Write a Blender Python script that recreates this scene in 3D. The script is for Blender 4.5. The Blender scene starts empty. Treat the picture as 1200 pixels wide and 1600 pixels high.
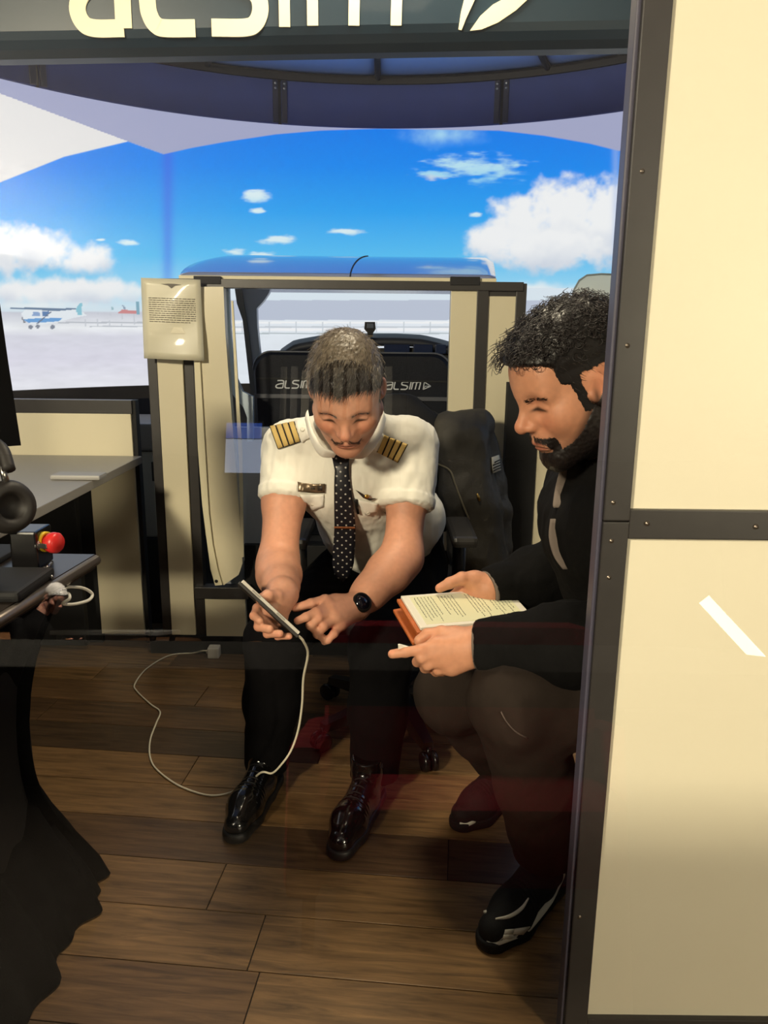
import bpy, bmesh, math, random
import numpy as np
from mathutils import Vector, Matrix

# ------------------------------------------------------------------ camera
F = 1200.0
PITCH, ROLL, H = math.radians(13), math.radians(0.6), 1.2
C = bpy.context.scene.collection
SC = bpy.context.scene
cam_d = bpy.data.cameras.new('camera')
cam_d.sensor_fit = 'VERTICAL'
cam_d.sensor_height = 36.0
cam_d.lens = 36.0 * F / 1600.0
cam_d.clip_start = 0.02
cam = bpy.data.objects.new('camera', cam_d)
C.objects.link(cam)
cam.matrix_world = (Matrix.Translation((0, 0, H)) @ Matrix.Rotation(math.radians(90) - PITCH, 4, 'X')
                    @ Matrix.Rotation(ROLL, 4, 'Z'))
SC.camera = cam

# ------------------------------------------------------------------ world, exposure, lights
world = bpy.data.worlds.new('world')
SC.world = world
world.use_nodes = True
world.node_tree.nodes['Background'].inputs['Color'].default_value = (1.0, 0.85, 0.65, 1)
world.node_tree.nodes['Background'].inputs['Strength'].default_value = 0.02
SC.view_settings.view_transform = 'Standard'
SC.view_settings.look = 'None'
SC.view_settings.gamma = 1.0
SC.view_settings.use_curve_mapping = False
SC.view_settings.exposure = 0.0


def area_light(name, loc, target, size, power, color, size_y=None):
    d = bpy.data.lights.new(name, 'AREA')
    d.energy = power
    d.color = color
    d.size = size
    if size_y:
        d.shape = 'RECTANGLE'
        d.size_y = size_y
    o = bpy.data.objects.new(name, d)
    C.objects.link(o)
    o.location = loc
    o.rotation_euler = (Vector(target) - Vector(loc)).to_track_quat('-Z', 'Y').to_euler()
    return o


WARM = (1.0, 0.86, 0.62)
area_light('camera_side_light', (-2.1, -2.4, 2.5), (0.3, 1.3, 0.9), 0.42, 240, WARM)
area_light('camera_side_light', (2.5, -2.2, 1.3), (0.9, 1.1, 0.7), 0.42, 88, WARM)  # added fill for the right panel, no such source known
area_light('entrance_ceiling_light', (0.0, 1.86, 2.42), (0.05, 1.5, 0.0), 0.4, 27, WARM)
for lx, ly, lz, tx, ty, pw_ in [(-2.4, -5.2, 2.6, -2.75, -5.7, 900), (-1.1, -4.0, 2.6, -1.3, -4.6, 200), (-0.3, -2.2, 2.6, -0.35, -2.95, 28)]:  # added spots that brighten the mirrored lounge things
    d_ = bpy.data.lights.new('lounge_fill_spot', 'SPOT')
    d_.energy, d_.color, d_.spot_size, d_.spot_blend, d_.shadow_soft_size = pw_, (1.0, 0.9, 0.75), math.radians(50), 0.6, 0.04
    o_ = bpy.data.objects.new('lounge_fill_spot', d_)
    C.objects.link(o_)
    o_.location = (lx, ly, lz)
    o_.rotation_euler = (Vector((tx, ty, 0.8)) - Vector((lx, ly, lz))).to_track_quat('-Z', 'Y').to_euler()

# ------------------------------------------------------------------ geometry helpers


def ray(u, v):
    x, y = (u - 600) / F, (800 - v) / F
    c, s = math.cos(ROLL), math.sin(ROLL)
    x, y = c * x - s * y, s * x + c * y
    return np.array([x, math.cos(PITCH) + math.sin(PITCH) * y, -math.sin(PITCH) + math.cos(PITCH) * y])


def at(u, v, Y):
    """Point of the place at depth Y that the photograph shows at (u, v)."""
    d = ray(u, v)
    t = Y / d[1]
    return np.array([d[0] * t, Y, H + d[2] * t])


def az(u, v, z):
    d = ray(u, v)
    t = (z - H) / d[2]
    return np.array([d[0] * t, d[1] * t, z])


def proj(P):
    P = np.asarray(P, float)
    X, Y, Z = P[..., 0], P[..., 1], P[..., 2] - H
    zc = Y * math.cos(PITCH) - Z * math.sin(PITCH)
    yc = Y * math.sin(PITCH) + Z * math.cos(PITCH)
    x, y = X / zc, yc / zc
    c, s = math.cos(ROLL), math.sin(ROLL)
    return 600 + F * (c * x + s * y), 800 - F * (-s * x + c * y)


def srgb(r, g=None, b=None):
    if g is None:
        r, g, b = r
    f = lambda c: (c / 255) / 12.92 if c / 255 <= 0.04045 else ((c / 255 + 0.055) / 1.055) ** 2.4
    return (f(r), f(g), f(b), 1.0)


MATS = {}


def mat(name, col, rough=0.5, metal=0.0, var=0.0, scale=40.0, bump=0.0, bscale=None, attr=False, emit=0.0,
        coat=0.0, spec=0.5, stretch=(1, 1, 1), sss=0.0):
    """Procedural Principled material: colour (or the 'Col' attribute) with noise variation and noise relief."""
    if name in MATS:
        return MATS[name]
    m = bpy.data.materials.new(name)
    m.use_nodes = True
    nt = m.node_tree
    b = nt.nodes['Principled BSDF']
    b.inputs['Roughness'].default_value = rough
    b.inputs['Metallic'].default_value = metal
    b.inputs['Specular IOR Level'].default_value = spec
    b.inputs['Coat Weight'].default_value = coat
    if sss:
        b.inputs['Subsurface Weight'].default_value = sss
        b.inputs['Subsurface Radius'].default_value = (0.01, 0.004, 0.002)
        b.inputs['Subsurface Scale'].default_value = 0.6
    tc = nt.nodes.new('ShaderNodeTexCoord')
    mp = nt.nodes.new('ShaderNodeMapping')
    mp.inputs['Scale'].default_value = stretch
    nt.links.new(tc.outputs['Object'], mp.inputs['Vector'])
    src = None
    if attr:
        a = nt.nodes.new('ShaderNodeAttribute')
        a.attribute_name = 'Col'
        src = a.outputs['Color']
    if var > 0:
        n = nt.nodes.new('ShaderNodeTexNoise')
        n.inputs['Scale'].default_value = scale
        n.inputs['Detail'].default_value = 4
        nt.links.new(mp.outputs['Vector'], n.inputs['Vector'])
        mr = nt.nodes.new('ShaderNodeMapRange')
        mr.inputs['From Min'].default_value = 0.3
        mr.inputs['From Max'].default_value = 0.7
        mr.inputs['To Min'].default_value = 1 - var
        mr.inputs['To Max'].default_value = 1 + var
        nt.links.new(n.outputs['Fac'], mr.inputs['Value'])
        mx = nt.nodes.new('ShaderNodeVectorMath')
        mx.operation = 'SCALE'
        if src is not None:
            nt.links.new(src, mx.inputs[0])
        else:
            mx.inputs[0].default_value = col[:3]
        nt.links.new(mr.outputs['Result'], mx.inputs['Scale'])
        src = mx.outputs['Vector']
    if src is not None:
        nt.links.new(src, b.inputs['Base Color'])
    else:
        b.inputs['Base Color'].default_value = col
    if bump > 0:
        n2 = nt.nodes.new('ShaderNodeTexNoise')
        n2.inputs['Scale'].default_value = bscale or scale
        n2.inputs['Detail'].default_value = 3
        nt.links.new(mp.outputs['Vector'], n2.inputs['Vector'])
        bp = nt.nodes.new('ShaderNodeBump')
        bp.inputs['Strength'].default_value = bump
        bp.inputs['Distance'].default_value = 0.01
        nt.links.new(n2.outputs['Fac'], bp.inputs['Height'])
        nt.links.new(bp.outputs['Normal'], b.inputs['Normal'])
    if emit:
        if src is not None:
            nt.links.new(src, b.inputs['Emission Color'])
        else:
            b.inputs['Emission Color'].default_value = col
        b.inputs['Emission Strength'].default_value = emit
    MATS[name] = m
    return m


def tag(o, label=None, cat=None, group=None, kind=None):
    if label:
        o['label'] = label
    if cat:
        o['category'] = cat
    if group:
        o['group'] = group
    if kind:
        o['kind'] = kind
    return o


def empty(name, loc=(0, 0, 0), parent=None):
    o = bpy.data.objects.new(name, None)
    o.empty_display_size = 0.05
    C.objects.link(o)
    o.location = loc
    if parent:
        o.parent = parent
    return o


def thing(name, label, cat, loc=(0, 0, 0), group=None):
    return tag(empty(name, loc), label, cat, group)


def origin_of(p):
    v = Vector((0, 0, 0))
    while p is not None:
        v += p.location
        p = p.parent
    return v


def link_mesh(name, me, m, parent=None):
    """Link mesh data given in world coordinates; its object origin goes to the parent's (or the mesh's base)."""
    o = bpy.data.objects.new(name, me)
    C.objects.link(o)
    if m is not None:
        me.materials.append(m)
    if parent is not None:
        o.parent = parent
        off = origin_of(parent)
    else:
        n = len(me.vertices)
        co = np.empty(n * 3, np.float32)
        me.vertices.foreach_get('co', co)
        co = co.reshape(-1, 3)
        lo, hi = co.min(0), co.max(0)
        off = Vector(((lo[0] + hi[0]) / 2, (lo[1] + hi[1]) / 2, lo[2]))
        o.location = off
    me.transform(Matrix.Translation(-Vector(off)))
    return o


def raw_mesh(name, V, Fc, smooth=True, col=None):
    V = np.asarray(V, np.float32)
    me = bpy.data.meshes.new(name)
    if isinstance(Fc, np.ndarray):
        k = Fc.shape[1]
        me.vertices.add(len(V))
        me.vertices.foreach_set('co', V.ravel())
        me.loops.add(Fc.size)
        me.loops.foreach_set('vertex_index', Fc.ravel().astype(np.int32))
        me.polygons.add(len(Fc))
        me.polygons.foreach_set('loop_start', np.arange(0, Fc.size, k, dtype=np.int32))
        me.update(calc_edges=True)
    else:
        me.from_pydata([tuple(map(float, v)) for v in V], [], [tuple(int(i) for i in f) for f in Fc])
        me.update()
    me.polygons.foreach_set('use_smooth', [smooth] * len(me.polygons))
    if col is not None:
        a = me.color_attributes.new('Col', 'FLOAT_COLOR', 'POINT')
        c4 = np.ones((len(V), 4), np.float32)
        c4[:, :3] = col
        a.data.foreach_set('color', c4.ravel())
    return me


class MB:
    """Collects shapes in world coordinates; build() links them as one mesh object."""

    def __init__(self):
        self.V, self.F, self.S = [], [], []

    def add(self, V, Fc, smooth=False):
        b = len(self.V)
        self.V += [tuple(map(float, v)) for v in V]
        self.F += [tuple(b + int(i) for i in f) for f in Fc]
        self.S += [smooth] * len(Fc)
        return self

    def box(self, lo, hi, bev=0.0, rz=0.0, rx=0.0, ry=0.0):
        lo, hi = np.array(lo, float), np.array(hi, float)
        c, h = (lo + hi) / 2, (hi - lo) / 2
        R = np.array((Matrix.Rotation(rz, 3, 'Z') @ Matrix.Rotation(ry, 3, 'Y') @ Matrix.Rotation(rx, 3, 'X')))
        bev = min(bev, h.min() * 0.8)
        if bev <= 0:
            V = [c + R @ (h * np.array(s)) for s in
                 [(-1, -1, -1), (1, -1, -1), (1, 1, -1), (-1, 1, -1), (-1, -1, 1), (1, -1, 1), (1, 1, 1), (-1, 1, 1)]]
            return self.add(V, [(0, 3, 2, 1), (4, 5, 6, 7), (0, 1, 5, 4), (1, 2, 6, 5), (2, 3, 7, 6), (3, 0, 4, 7)])
        bm = bmesh.new()
        bmesh.ops.create_cube(bm, size=2)
        for v in bm.verts:
            v.co = Vector(tuple(h * np.array(v.co)))
        bmesh.ops.bevel(bm, geom=bm.edges[:], offset=bev, segments=2, affect='EDGES', profile=0.6)
        V = [c + R @ np.array(v.co) for v in bm.verts]
        bm.verts.index_update()
        Fs = [[v.index for v in f.verts] for f in bm.faces]
        bm.free()
        return self.add(V, Fs, False)

    def obox(self, c, ax, ay, az_, h, bev=0.0):
        """Box at centre c with axes ax, ay, az_ and half sizes h."""
        R = np.array([ax, ay, az_]).T
        b = MB().box(-np.array(h), np.array(h), bev)
        return self.add([np.array(c) + R @ np.array(v) for v in b.V], b.F, False)

    def tube(self, pts, r, n=8, caps=True, smooth=True):
        V, Fc = tube_arrays(pts, r, n, caps)
        return self.add(V, Fc, smooth)

    def prism(self, poly, d, smooth=False):
        """Extrude a planar polygon (list of 3-D points) along the vector d."""
        n = len(poly)
        P = [np.array(p, float) for p in poly]
        V = P + [p + np.array(d, float) for p in P]
        Fc = [tuple(range(n))[::-1], tuple(range(n, 2 * n))] + [(i, (i + 1) % n, n + (i + 1) % n, n + i) for i in range(n)]
        return self.add(V, Fc, smooth)

    def grid(self, G, smooth=True, thick=None):
        """Surface through a rows x cols array of points; thick gives it depth along that vector."""
        G = np.asarray(G, float)
        r, c = G.shape[:2]
        Fc = [(i * c + j, i * c + j + 1, (i + 1) * c + j + 1, (i + 1) * c + j) for i in range(r - 1) for j in range(c - 1)]
        if thick is None:
            return self.add(G.reshape(-1, 3), Fc, smooth)
        n = r * c
        V = np.concatenate([G.reshape(-1, 3), G.reshape(-1, 3) + np.asarray(thick)])
        F2 = Fc + [tuple(n + i for i in f[::-1]) for f in Fc]
        edge = [i for i in range(c)] + [i * c + c - 1 for i in range(1, r)] + [(r - 1) * c + j for j in range(c - 2, -1, -1)] + \
               [i * c for i in range(r - 2, 0, -1)]
        F2 += [(edge[i], n + edge[i], n + edge[(i + 1) % len(edge)], edge[(i + 1) % len(edge)]) for i in range(len(edge))]
        return self.add(V, F2, smooth)

    def lathe(self, prof, c, axis=(0, 0, 1), n=24):
        """Revolve (radius, height) pairs round an axis through c."""
        a = np.array(axis, float)
        a /= np.linalg.norm(a)
        t = np.array([1, 0, 0]) if abs(a[0]) < 0.9 else np.array([0, 1, 0])
        e1 = np.cross(a, t)
        e1 /= np.linalg.norm(e1)
        e2 = np.cross(a, e1)
        V, Fc = [], []
        for r, h in prof:
            for k in range(n):
                q = 2 * math.pi * k / n
                V.append(np.array(c) + a * h + r * (math.cos(q) * e1 + math.sin(q) * e2))
        for i in range(len(prof) - 1):
            for k in range(n):
                Fc.append((i * n + k, i * n + (k + 1) % n, (i + 1) * n + (k + 1) % n, (i + 1) * n + k))
        Fc.append(tuple(range(n))[::-1])
        Fc.append(tuple((len(prof) - 1) * n + k for k in range(n)))
        return self.add(V, Fc, True)

    def build(self, name, m, parent=None):
        me = bpy.data.meshes.new(name)
        me.from_pydata(self.V, [], self.F)
        me.update()
        me.polygons.foreach_set('use_smooth', self.S)
        bm = bmesh.new()
        bm.from_mesh(me)
        bmesh.ops.recalc_face_normals(bm, faces=bm.faces[:])
        bm.to_mesh(me)
        bm.free()
        return link_mesh(name, me, m, parent)


def frames(P):
    P = np.asarray(P, float)
    T = np.gradient(P, axis=0)
    T /= np.linalg.norm(T, axis=1)[:, None] + 1e-12
    up = np.array([0, 0, 1.0]) if abs(T[0, 2]) < 0.9 else np.array([1.0, 0, 0])
    N = np.empty_like(P)
    n = up - T[0] * (up @ T[0])
    N[0] = n / np.linalg.norm(n)
    for i in range(1, len(P)):
        n = N[i - 1] - T[i] * (N[i - 1] @ T[i])
        N[i] = n / (np.linalg.norm(n) + 1e-12)
    return T, N, np.cross(T, N)


def tube_arrays(pts, r, n=8, caps=True):
    P = np.asarray(pts, float)
    m = len(P)
    R = np.full(m, r, float) if np.isscalar(r) else np.asarray(r, float)
    T, N, B = frames(P)
    q = np.arange(n) * 2 * math.pi / n
    V = P[:, None] + R[:, None, None] * (np.cos(q)[None, :, None] * N[:, None] + np.sin(q)[None, :, None] * B[:, None])
    Fc = [(i * n + k, i * n + (k + 1) % n, (i + 1) * n + (k + 1) % n, (i + 1) * n + k) for i in range(m - 1) for k in range(n)]
    if caps:
        Fc += [tuple(range(n))[::-1], tuple((m - 1) * n + k for k in range(n))]
    return V.reshape(-1, 3), Fc


def spline(pts, n=60):
    """Catmull-Rom through the points."""
    P = np.asarray(pts, float)
    P = np.vstack([2 * P[0] - P[1], P, 2 * P[-1] - P[-2]])
    out = []
    seg = len(P) - 3
    for k in range(n):
        s = k / (n - 1) * seg
        i = min(int(s), seg - 1)
        t = s - i
        a, b, c, d = P[i:i + 4]
        out.append(0.5 * ((2 * b) + (-a + c) * t + (2 * a - 5 * b + 4 * c - d) * t * t + (-a + 3 * b - 3 * c + d) * t ** 3))
    return np.array(out)


def strands(paths, radii, sides=4):
    """Many tubes at once: paths (n, m, 3), radii (m,)."""
    n, m, _ = paths.shape
    T = np.gradient(paths, axis=1)
    T /= np.linalg.norm(T, axis=2, keepdims=True) + 1e-12
    up = np.array([0.3, 0.5, 0.81])
    N = np.cross(T, up)
    N /= np.linalg.norm(N, axis=2, keepdims=True) + 1e-12
    B = np.cross(T, N)
    q = np.arange(sides) * 2 * math.pi / sides
    V = paths[:, :, None] + radii[None, :, None, None] * (np.cos(q)[None, None, :, None] * N[:, :, None] + np.sin(q)[None, None, :, None] * B[:, :, None])
    base = (np.arange(n) * m * sides)[:, None, None, None]
    i = np.arange(m - 1)[None, :, None, None] * sides
    k = np.arange(sides)[None, None, :, None]
    k2 = (k + 1) % sides
    Fc = np.concatenate([base + i + k, base + i + k2, base + i + sides + k2, base + i + sides + k], axis=3)
    return V.reshape(-1, 3), Fc.reshape(-1, 4)


def ribbon2d(path, w):
    """Outline of a stroke of width w along a 2-D path (mitred)."""
    P = np.asarray(path, float)
    d = np.diff(P, axis=0)
    d /= np.linalg.norm(d, axis=1)[:, None]
    nrm = np.stack([-d[:, 1], d[:, 0]], 1)
    N = np.vstack([nrm[:1], (nrm[:-1] + nrm[1:]), nrm[-1:]])
    N /= np.linalg.norm(N, axis=1)[:, None]
    for i in range(1, len(P) - 1):
        N[i] /= max(0.5, N[i] @ nrm[i])
    return P + N * w / 2, P - N * w / 2


# noise ------------------------------------------------------------


def _hash(i, j, k, seed):
    h = (i * 374761393 + j * 668265263 + k * 2147483647 + seed * 974711) & 0xFFFFFFFF
    h = ((h ^ (h >> 13)) * 1274126177) & 0xFFFFFFFF
    return ((h ^ (h >> 16)) & 0xFFFF) / 65535.0


def vnoise(P, scale=1.0, seed=0):
    """Smooth 3-D value noise in [-1, 1] at points P (n, 3)."""
    Q = np.asarray(P, float) * scale
    I = np.floor(Q).astype(np.int64)
    f = Q - I
    f = f * f * (3 - 2 * f)
    r = 0
    for a in (0, 1):
        for b in (0, 1):
            for c in (0, 1):
                w = (f[:, 0] if a else 1 - f[:, 0]) * (f[:, 1] if b else 1 - f[:, 1]) * (f[:, 2] if c else 1 - f[:, 2])
                r = r + w * _hash(I[:, 0] + a, I[:, 1] + b, I[:, 2] + c, seed)
    return r * 2 - 1


def fbm(P, scale, seed=0, oct=4):
    r, a, s = 0, 1.0, 0
    for o in range(oct):
        r = r + a * vnoise(P, scale * 2 ** o, seed + o * 17)
        s += a
        a *= 0.5
    return r / s


# signed-distance bodies --------------------------------------------


class Field:
    def __init__(self, lo, hi, h):
        self.lo = np.array(lo, float)
        self.h = h
        self.n = np.ceil((np.array(hi, float) - self.lo) / h).astype(int) + 1
        self.v = np.full(self.n, 0.5, np.float32)

    def _slice(self, lo, hi, pad):
        a = np.clip(np.floor((np.array(lo) - pad - self.lo) / self.h).astype(int), 0, self.n)
        b = np.clip(np.ceil((np.array(hi) + pad - self.lo) / self.h).astype(int) + 1, 0, self.n)
        if (b <= a).any():
            return None, None
        s = tuple(slice(x, y) for x, y in zip(a, b))
        ax = [(self.lo[i] + self.h * np.arange(a[i], b[i])).astype(np.float32) for i in range(3)]
        return s, (ax[0][:, None, None], ax[1][None, :, None], ax[2][None, None, :])

    def _mix(self, s, d, k, op):
        v = self.v[s]
        if op == 'add':
            h = np.clip(0.5 + 0.5 * (v - d) / k, 0, 1)
            self.v[s] = v * (1 - h) + d * h - k * h * (1 - h)
        else:
            h = np.clip(0.5 - 0.5 * (v + d) / k, 0, 1)
            self.v[s] = v * (1 - h) - d * h + k * h * (1 - h)
        return self

    def cone(self, a, b, ra, rb, k=0.01, op='add', flat=None):
        """Tapered capsule; flat = (unit axis, factor) squeezes it along that axis."""
        a, b = np.array(a, float), np.array(b, float)
        r = max(ra, rb)
        s, g = self._slice(np.minimum(a, b) - r, np.maximum(a, b) + r, 0.05)
        if s is None:
            return self
        ab = b - a
        L = max(ab @ ab, 1e-12)
        px, py, pz = g[0] - a[0], g[1] - a[1], g[2] - a[2]
        t = np.clip((px * ab[0] + py * ab[1] + pz * ab[2]) / L, 0, 1)
        qx, qy, qz = px - t * ab[0], py - t * ab[1], pz - t * ab[2]
        if flat is not None:
            e, f = flat
            dq = (qx * e[0] + qy * e[1] + qz * e[2]) * (1 / f - 1)
            qx, qy, qz = qx + dq * e[0], qy + dq * e[1], qz + dq * e[2]
        d = np.sqrt(qx * qx + qy * qy + qz * qz) - (ra + (rb - ra) * t)
        if flat is not None:
            d = d * max(flat[1], 0.6)
        return self._mix(s, d.astype(np.float32), k, op)

    def ball(self, c, r, k=0.01, op='add'):
        return self.cone(c, np.array(c) + 1e-6, r, r, k, op)

    def ell(self, c, r, k=0.01, op='add', R=None):
        c, r = np.array(c, float), np.array(r, float)
        m = r.max()
        s, g = self._slice(c - m, c + m, 0.05)
        if s is None:
            return self
        x, y, z = g[0] - c[0], g[1] - c[1], g[2] - c[2]
        if R is not None:
            x, y, z = (R[0, i] * x + R[1, i] * y + R[2, i] * z for i in range(3))
        k0 = np.sqrt((x / r[0]) ** 2 + (y / r[1]) ** 2 + (z / r[2]) ** 2)
        k1 = np.sqrt((x / r[0] ** 2) ** 2 + (y / r[1] ** 2) ** 2 + (z / r[2] ** 2) ** 2)
        d = k0 * (k0 - 1) / np.maximum(k1, 1e-9)
        return self._mix(s, d.astype(np.float32), k, op)

    def cut(self, p, n, k=0.004):
        """Remove what lies on the side of the plane through p that n points to."""
        n = np.array(n, float)
        n /= np.linalg.norm(n)
        ax = [(self.lo[i] + self.h * np.arange(self.n[i])).astype(np.float32) for i in range(3)]
        d = -((ax[0][:, None, None] - p[0]) * n[0] + (ax[1][None, :, None] - p[1]) * n[1] + (ax[2][None, None, :] - p[2]) * n[2])
        return self._mix((slice(None),) * 3, d.astype(np.float32), k, 'sub')

    def mesh(self):
        v = self.v
        S = v < 0
        n = np.array(v.shape)
        offs = [(i, j, k) for i in (0, 1) for j in (0, 1) for k in (0, 1)]
        view = lambda A, o: A[o[0]:n[0] - 1 + o[0], o[1]:n[1] - 1 + o[1], o[2]:n[2] - 1 + o[2]]
        cnt = sum(view(S, o).astype(np.int8) for o in offs)
        act = (cnt > 0) & (cnt < 8)
        ijk = np.argwhere(act)
        idx = np.full(act.shape, -1, np.int64)
        idx[act] = np.arange(len(ijk))
        cv = np.stack([v[ijk[:, 0] + o[0], ijk[:, 1] + o[1], ijk[:, 2] + o[2]] for o in offs], 1)
        pos = np.zeros((len(ijk), 3))
        num = np.zeros(len(ijk))
        for a in range(8):
            for b in range(a + 1, 8):
                da = np.array(offs[b]) - np.array(offs[a])
                if np.abs(da).sum() != 1:
                    continue
                va, vb = cv[:, a], cv[:, b]
                m = (va < 0) != (vb < 0)
                t = np.where(m, va / np.where(m, va - vb, 1), 0)
                pos += np.where(m[:, None], np.array(offs[a]) + t[:, None] * da, 0)
                num += m
        P = self.lo + self.h * (ijk + pos / num[:, None])
        Q = []
        for axn in range(3):
            o = [0, 0, 0]
            o[axn] = 1
            A = S[:n[0] - o[0], :n[1] - o[1], :n[2] - o[2]]
            B = S[o[0]:, o[1]:, o[2]:]
            e = np.argwhere(A != B)
            b, c = [i for i in range(3) if i != axn]
            e = e[(e[:, b] > 0) & (e[:, c] > 0) & (e[:, b] < n[b] - 1) & (e[:, c] < n[c] - 1)]
            ins = A[e[:, 0], e[:, 1], e[:, 2]]
            def cell(db, dc):
                q = e.copy()
                q[:, b] -= db
                q[:, c] -= dc
                return idx[q[:, 0], q[:, 1], q[:, 2]]
            quad = np.stack([cell(1, 1), cell(0, 1), cell(0, 0), cell(1, 0)], 1)
            flip = ins if axn != 1 else ~ins
            quad[~flip] = quad[~flip][:, ::-1]
            Q.append(quad)
        Q = np.concatenate(Q)
        return P, Q[(Q >= 0).all(1)]


def vert_normals(V, Q):
    fn = np.cross(V[Q[:, 2]] - V[Q[:, 0]], V[Q[:, 3]] - V[Q[:, 1]])
    N = np.zeros_like(V)
    for i in range(4):
        np.add.at(N, Q[:, i], fn)
    return N / (np.linalg.norm(N, axis=1)[:, None] + 1e-12)


def relax(V, Q, it=2):
    for _ in range(it):
        S = np.zeros_like(V)
        c = np.zeros(len(V))
        for i in range(4):
            a, b = Q[:, i], Q[:, (i + 1) % 4]
            np.add.at(S, a, V[b])
            np.add.at(S, b, V[a])
            np.add.at(c, a, 1)
            np.add.at(c, b, 1)
        V = 0.5 * V + 0.5 * S / np.maximum(c, 1)[:, None]
    return V

# ------------------------------------------------------------------ materials
BEIGE = mat('beige_laminate', srgb(232, 222, 192), rough=0.32, var=0.02, scale=3, spec=0.5)
BLACKF = mat('black_frame', srgb(54, 51, 50), rough=0.38, var=0.08, scale=30)
BLACKM = mat('black_matte', srgb(17, 17, 19), rough=0.7, var=0.1, scale=20)
BLACKG = mat('black_gloss', srgb(20, 19, 20), rough=0.25)
VBLACK = mat('flat_black', srgb(6, 6, 7), rough=0.9, spec=0.08)
CLOTHB = mat('black_cloth', srgb(7, 7, 8), rough=0.95, var=0.15, scale=60, bump=0.2, bscale=400, spec=0.1)
NAVY = mat('navy_fabric', srgb(42, 58, 116), rough=0.85, var=0.06, scale=12, bump=0.05, bscale=300)
STEEL = mat('steel', srgb(170, 168, 165), rough=0.3, metal=1.0)
BRASS = mat('gold_metal', srgb(196, 158, 88), rough=0.35, metal=1.0)
WHITEP = mat('white_plastic', srgb(232, 228, 216), rough=0.4)
GREYP = mat('grey_plastic', srgb(150, 148, 144), rough=0.5, var=0.03)
CREAM = mat('cream_vinyl', srgb(240, 230, 196), rough=0.5)

# ------------------------------------------------------------------ room shell
wood_tones = [srgb(118, 88, 56), srgb(94, 70, 46), srgb(140, 107, 68), srgb(78, 60, 41), srgb(126, 96, 62)]


def wood(i):
    name = 'floor_wood' if i == 0 else 'floor_wood.%03d' % i
    m = bpy.data.materials.new(name)
    m.use_nodes = True
    nt = m.node_tree
    b = nt.nodes['Principled BSDF']
    b.inputs['Roughness'].default_value = 0.42
    tc = nt.nodes.new('ShaderNodeTexCoord')
    mp = nt.nodes.new('ShaderNodeMapping')
    mp.inputs['Scale'].default_value = (2.2, 26, 26)
    mp.inputs['Location'].default_value = (i * 3.7, i * 1.3, 0)
    nt.links.new(tc.outputs['Object'], mp.inputs['Vector'])
    n = nt.nodes.new('ShaderNodeTexNoise')
    n.inputs['Scale'].default_value = 2.5
    n.inputs['Detail'].default_value = 8
    n.inputs['Roughness'].default_value = 0.65
    n.inputs['Distortion'].default_value = 0.8
    nt.links.new(mp.outputs['Vector'], n.inputs['Vector'])
    r = nt.nodes.new('ShaderNodeValToRGB')
    c = np.array(wood_tones[i][:3])
    r.color_ramp.elements[0].position = 0.3
    r.color_ramp.elements[1].position = 0.72
    r.color_ramp.elements[0].color = (*(c * 0.45), 1)
    r.color_ramp.elements[1].color = (*(c * 1.5), 1)
    nt.links.new(n.outputs['Fac'], r.inputs['Fac'])
    nt.links.new(r.outputs['Color'], b.inputs['Base Color'])
    bp = nt.nodes.new('ShaderNodeBump')
    bp.inputs['Strength'].default_value = 0.15
    bp.inputs['Distance'].default_value = 0.002
    nt.links.new(n.outputs['Fac'], bp.inputs['Height'])
    nt.links.new(bp.outputs['Normal'], b.inputs['Normal'])
    return m


WOOD = [wood(i) for i in range(5)]
floor = tag(MB().box((-4.6, -7.2, -0.06), (3.6, 4.6, -0.004)).build('floor', mat('floor_underlay', srgb(40, 32, 24), rough=0.8), None), kind='structure')
rng = random.Random(4)
PW, PL, PA = 0.148, 1.22, math.radians(-5.5)
bm_ = {}
for i in range(5):
    b = MB().box((-PL / 2 + 0.0012, -PW / 2 + 0.0012, -0.004), (PL / 2 - 0.0012, PW / 2 - 0.0012, 0.0), 0.0012)
    me = bpy.data.meshes.new('plank')
    me.from_pydata(b.V, [], b.F)
    me.update()
    me.materials.append(WOOD[i])
    bm_[i] = me
ca, sa = math.cos(PA), math.sin(PA)
for r in range(-1, 22):
    off = rng.random() * PL
    for k in range(-3, 4):
        lx, ly = k * PL + off, 0.55 + r * PW
        x, y = ca * lx - sa * ly, sa * lx + ca * ly
        if not (-1.9 < x < 2.0 and 0.5 < y < 3.6):
            continue
        o = bpy.data.objects.new('plank', bm_[rng.randrange(5)])
        C.objects.link(o)
        o.location = (x, y, 0)
        o.rotation_euler = (0, 0, PA)
        o.parent = floor
        o.matrix_parent_inverse = floor.matrix_world.inverted()
        o.location = Vector((x, y, 0)) - floor.location
for o in floor.children:
    o.matrix_parent_inverse = Matrix.Identity(4)

DARKW = mat('dark_wall_paint', srgb(30, 29, 30), rough=0.9, var=0.05, scale=4)
TANW = mat('tan_wall_paint', srgb(190, 172, 135), rough=0.85, var=0.04, scale=3)
tag(MB().box((-4.6, 4.5, 0), (3.6, 4.6, 2.75)).build('wall_back', DARKW), kind='structure')
tag(MB().box((-4.7, -7.2, 0), (-4.6, 4.6, 2.75)).build('wall_left', DARKW), kind='structure')
tag(MB().box((3.6, -7.2, 0), (3.7, 4.6, 2.75)).build('wall_right', DARKW), kind='structure')
tag(MB().box((-4.6, -7.3, 0), (3.6, -7.2, 2.75)).build('wall_rear', DARKW), kind='structure')
tag(MB().box((-4.6, -7.2, 2.7), (3.6, 4.6, 2.8)).build('ceiling', mat('ceiling_paint', srgb(150, 152, 165), rough=0.9)), kind='structure')

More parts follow.
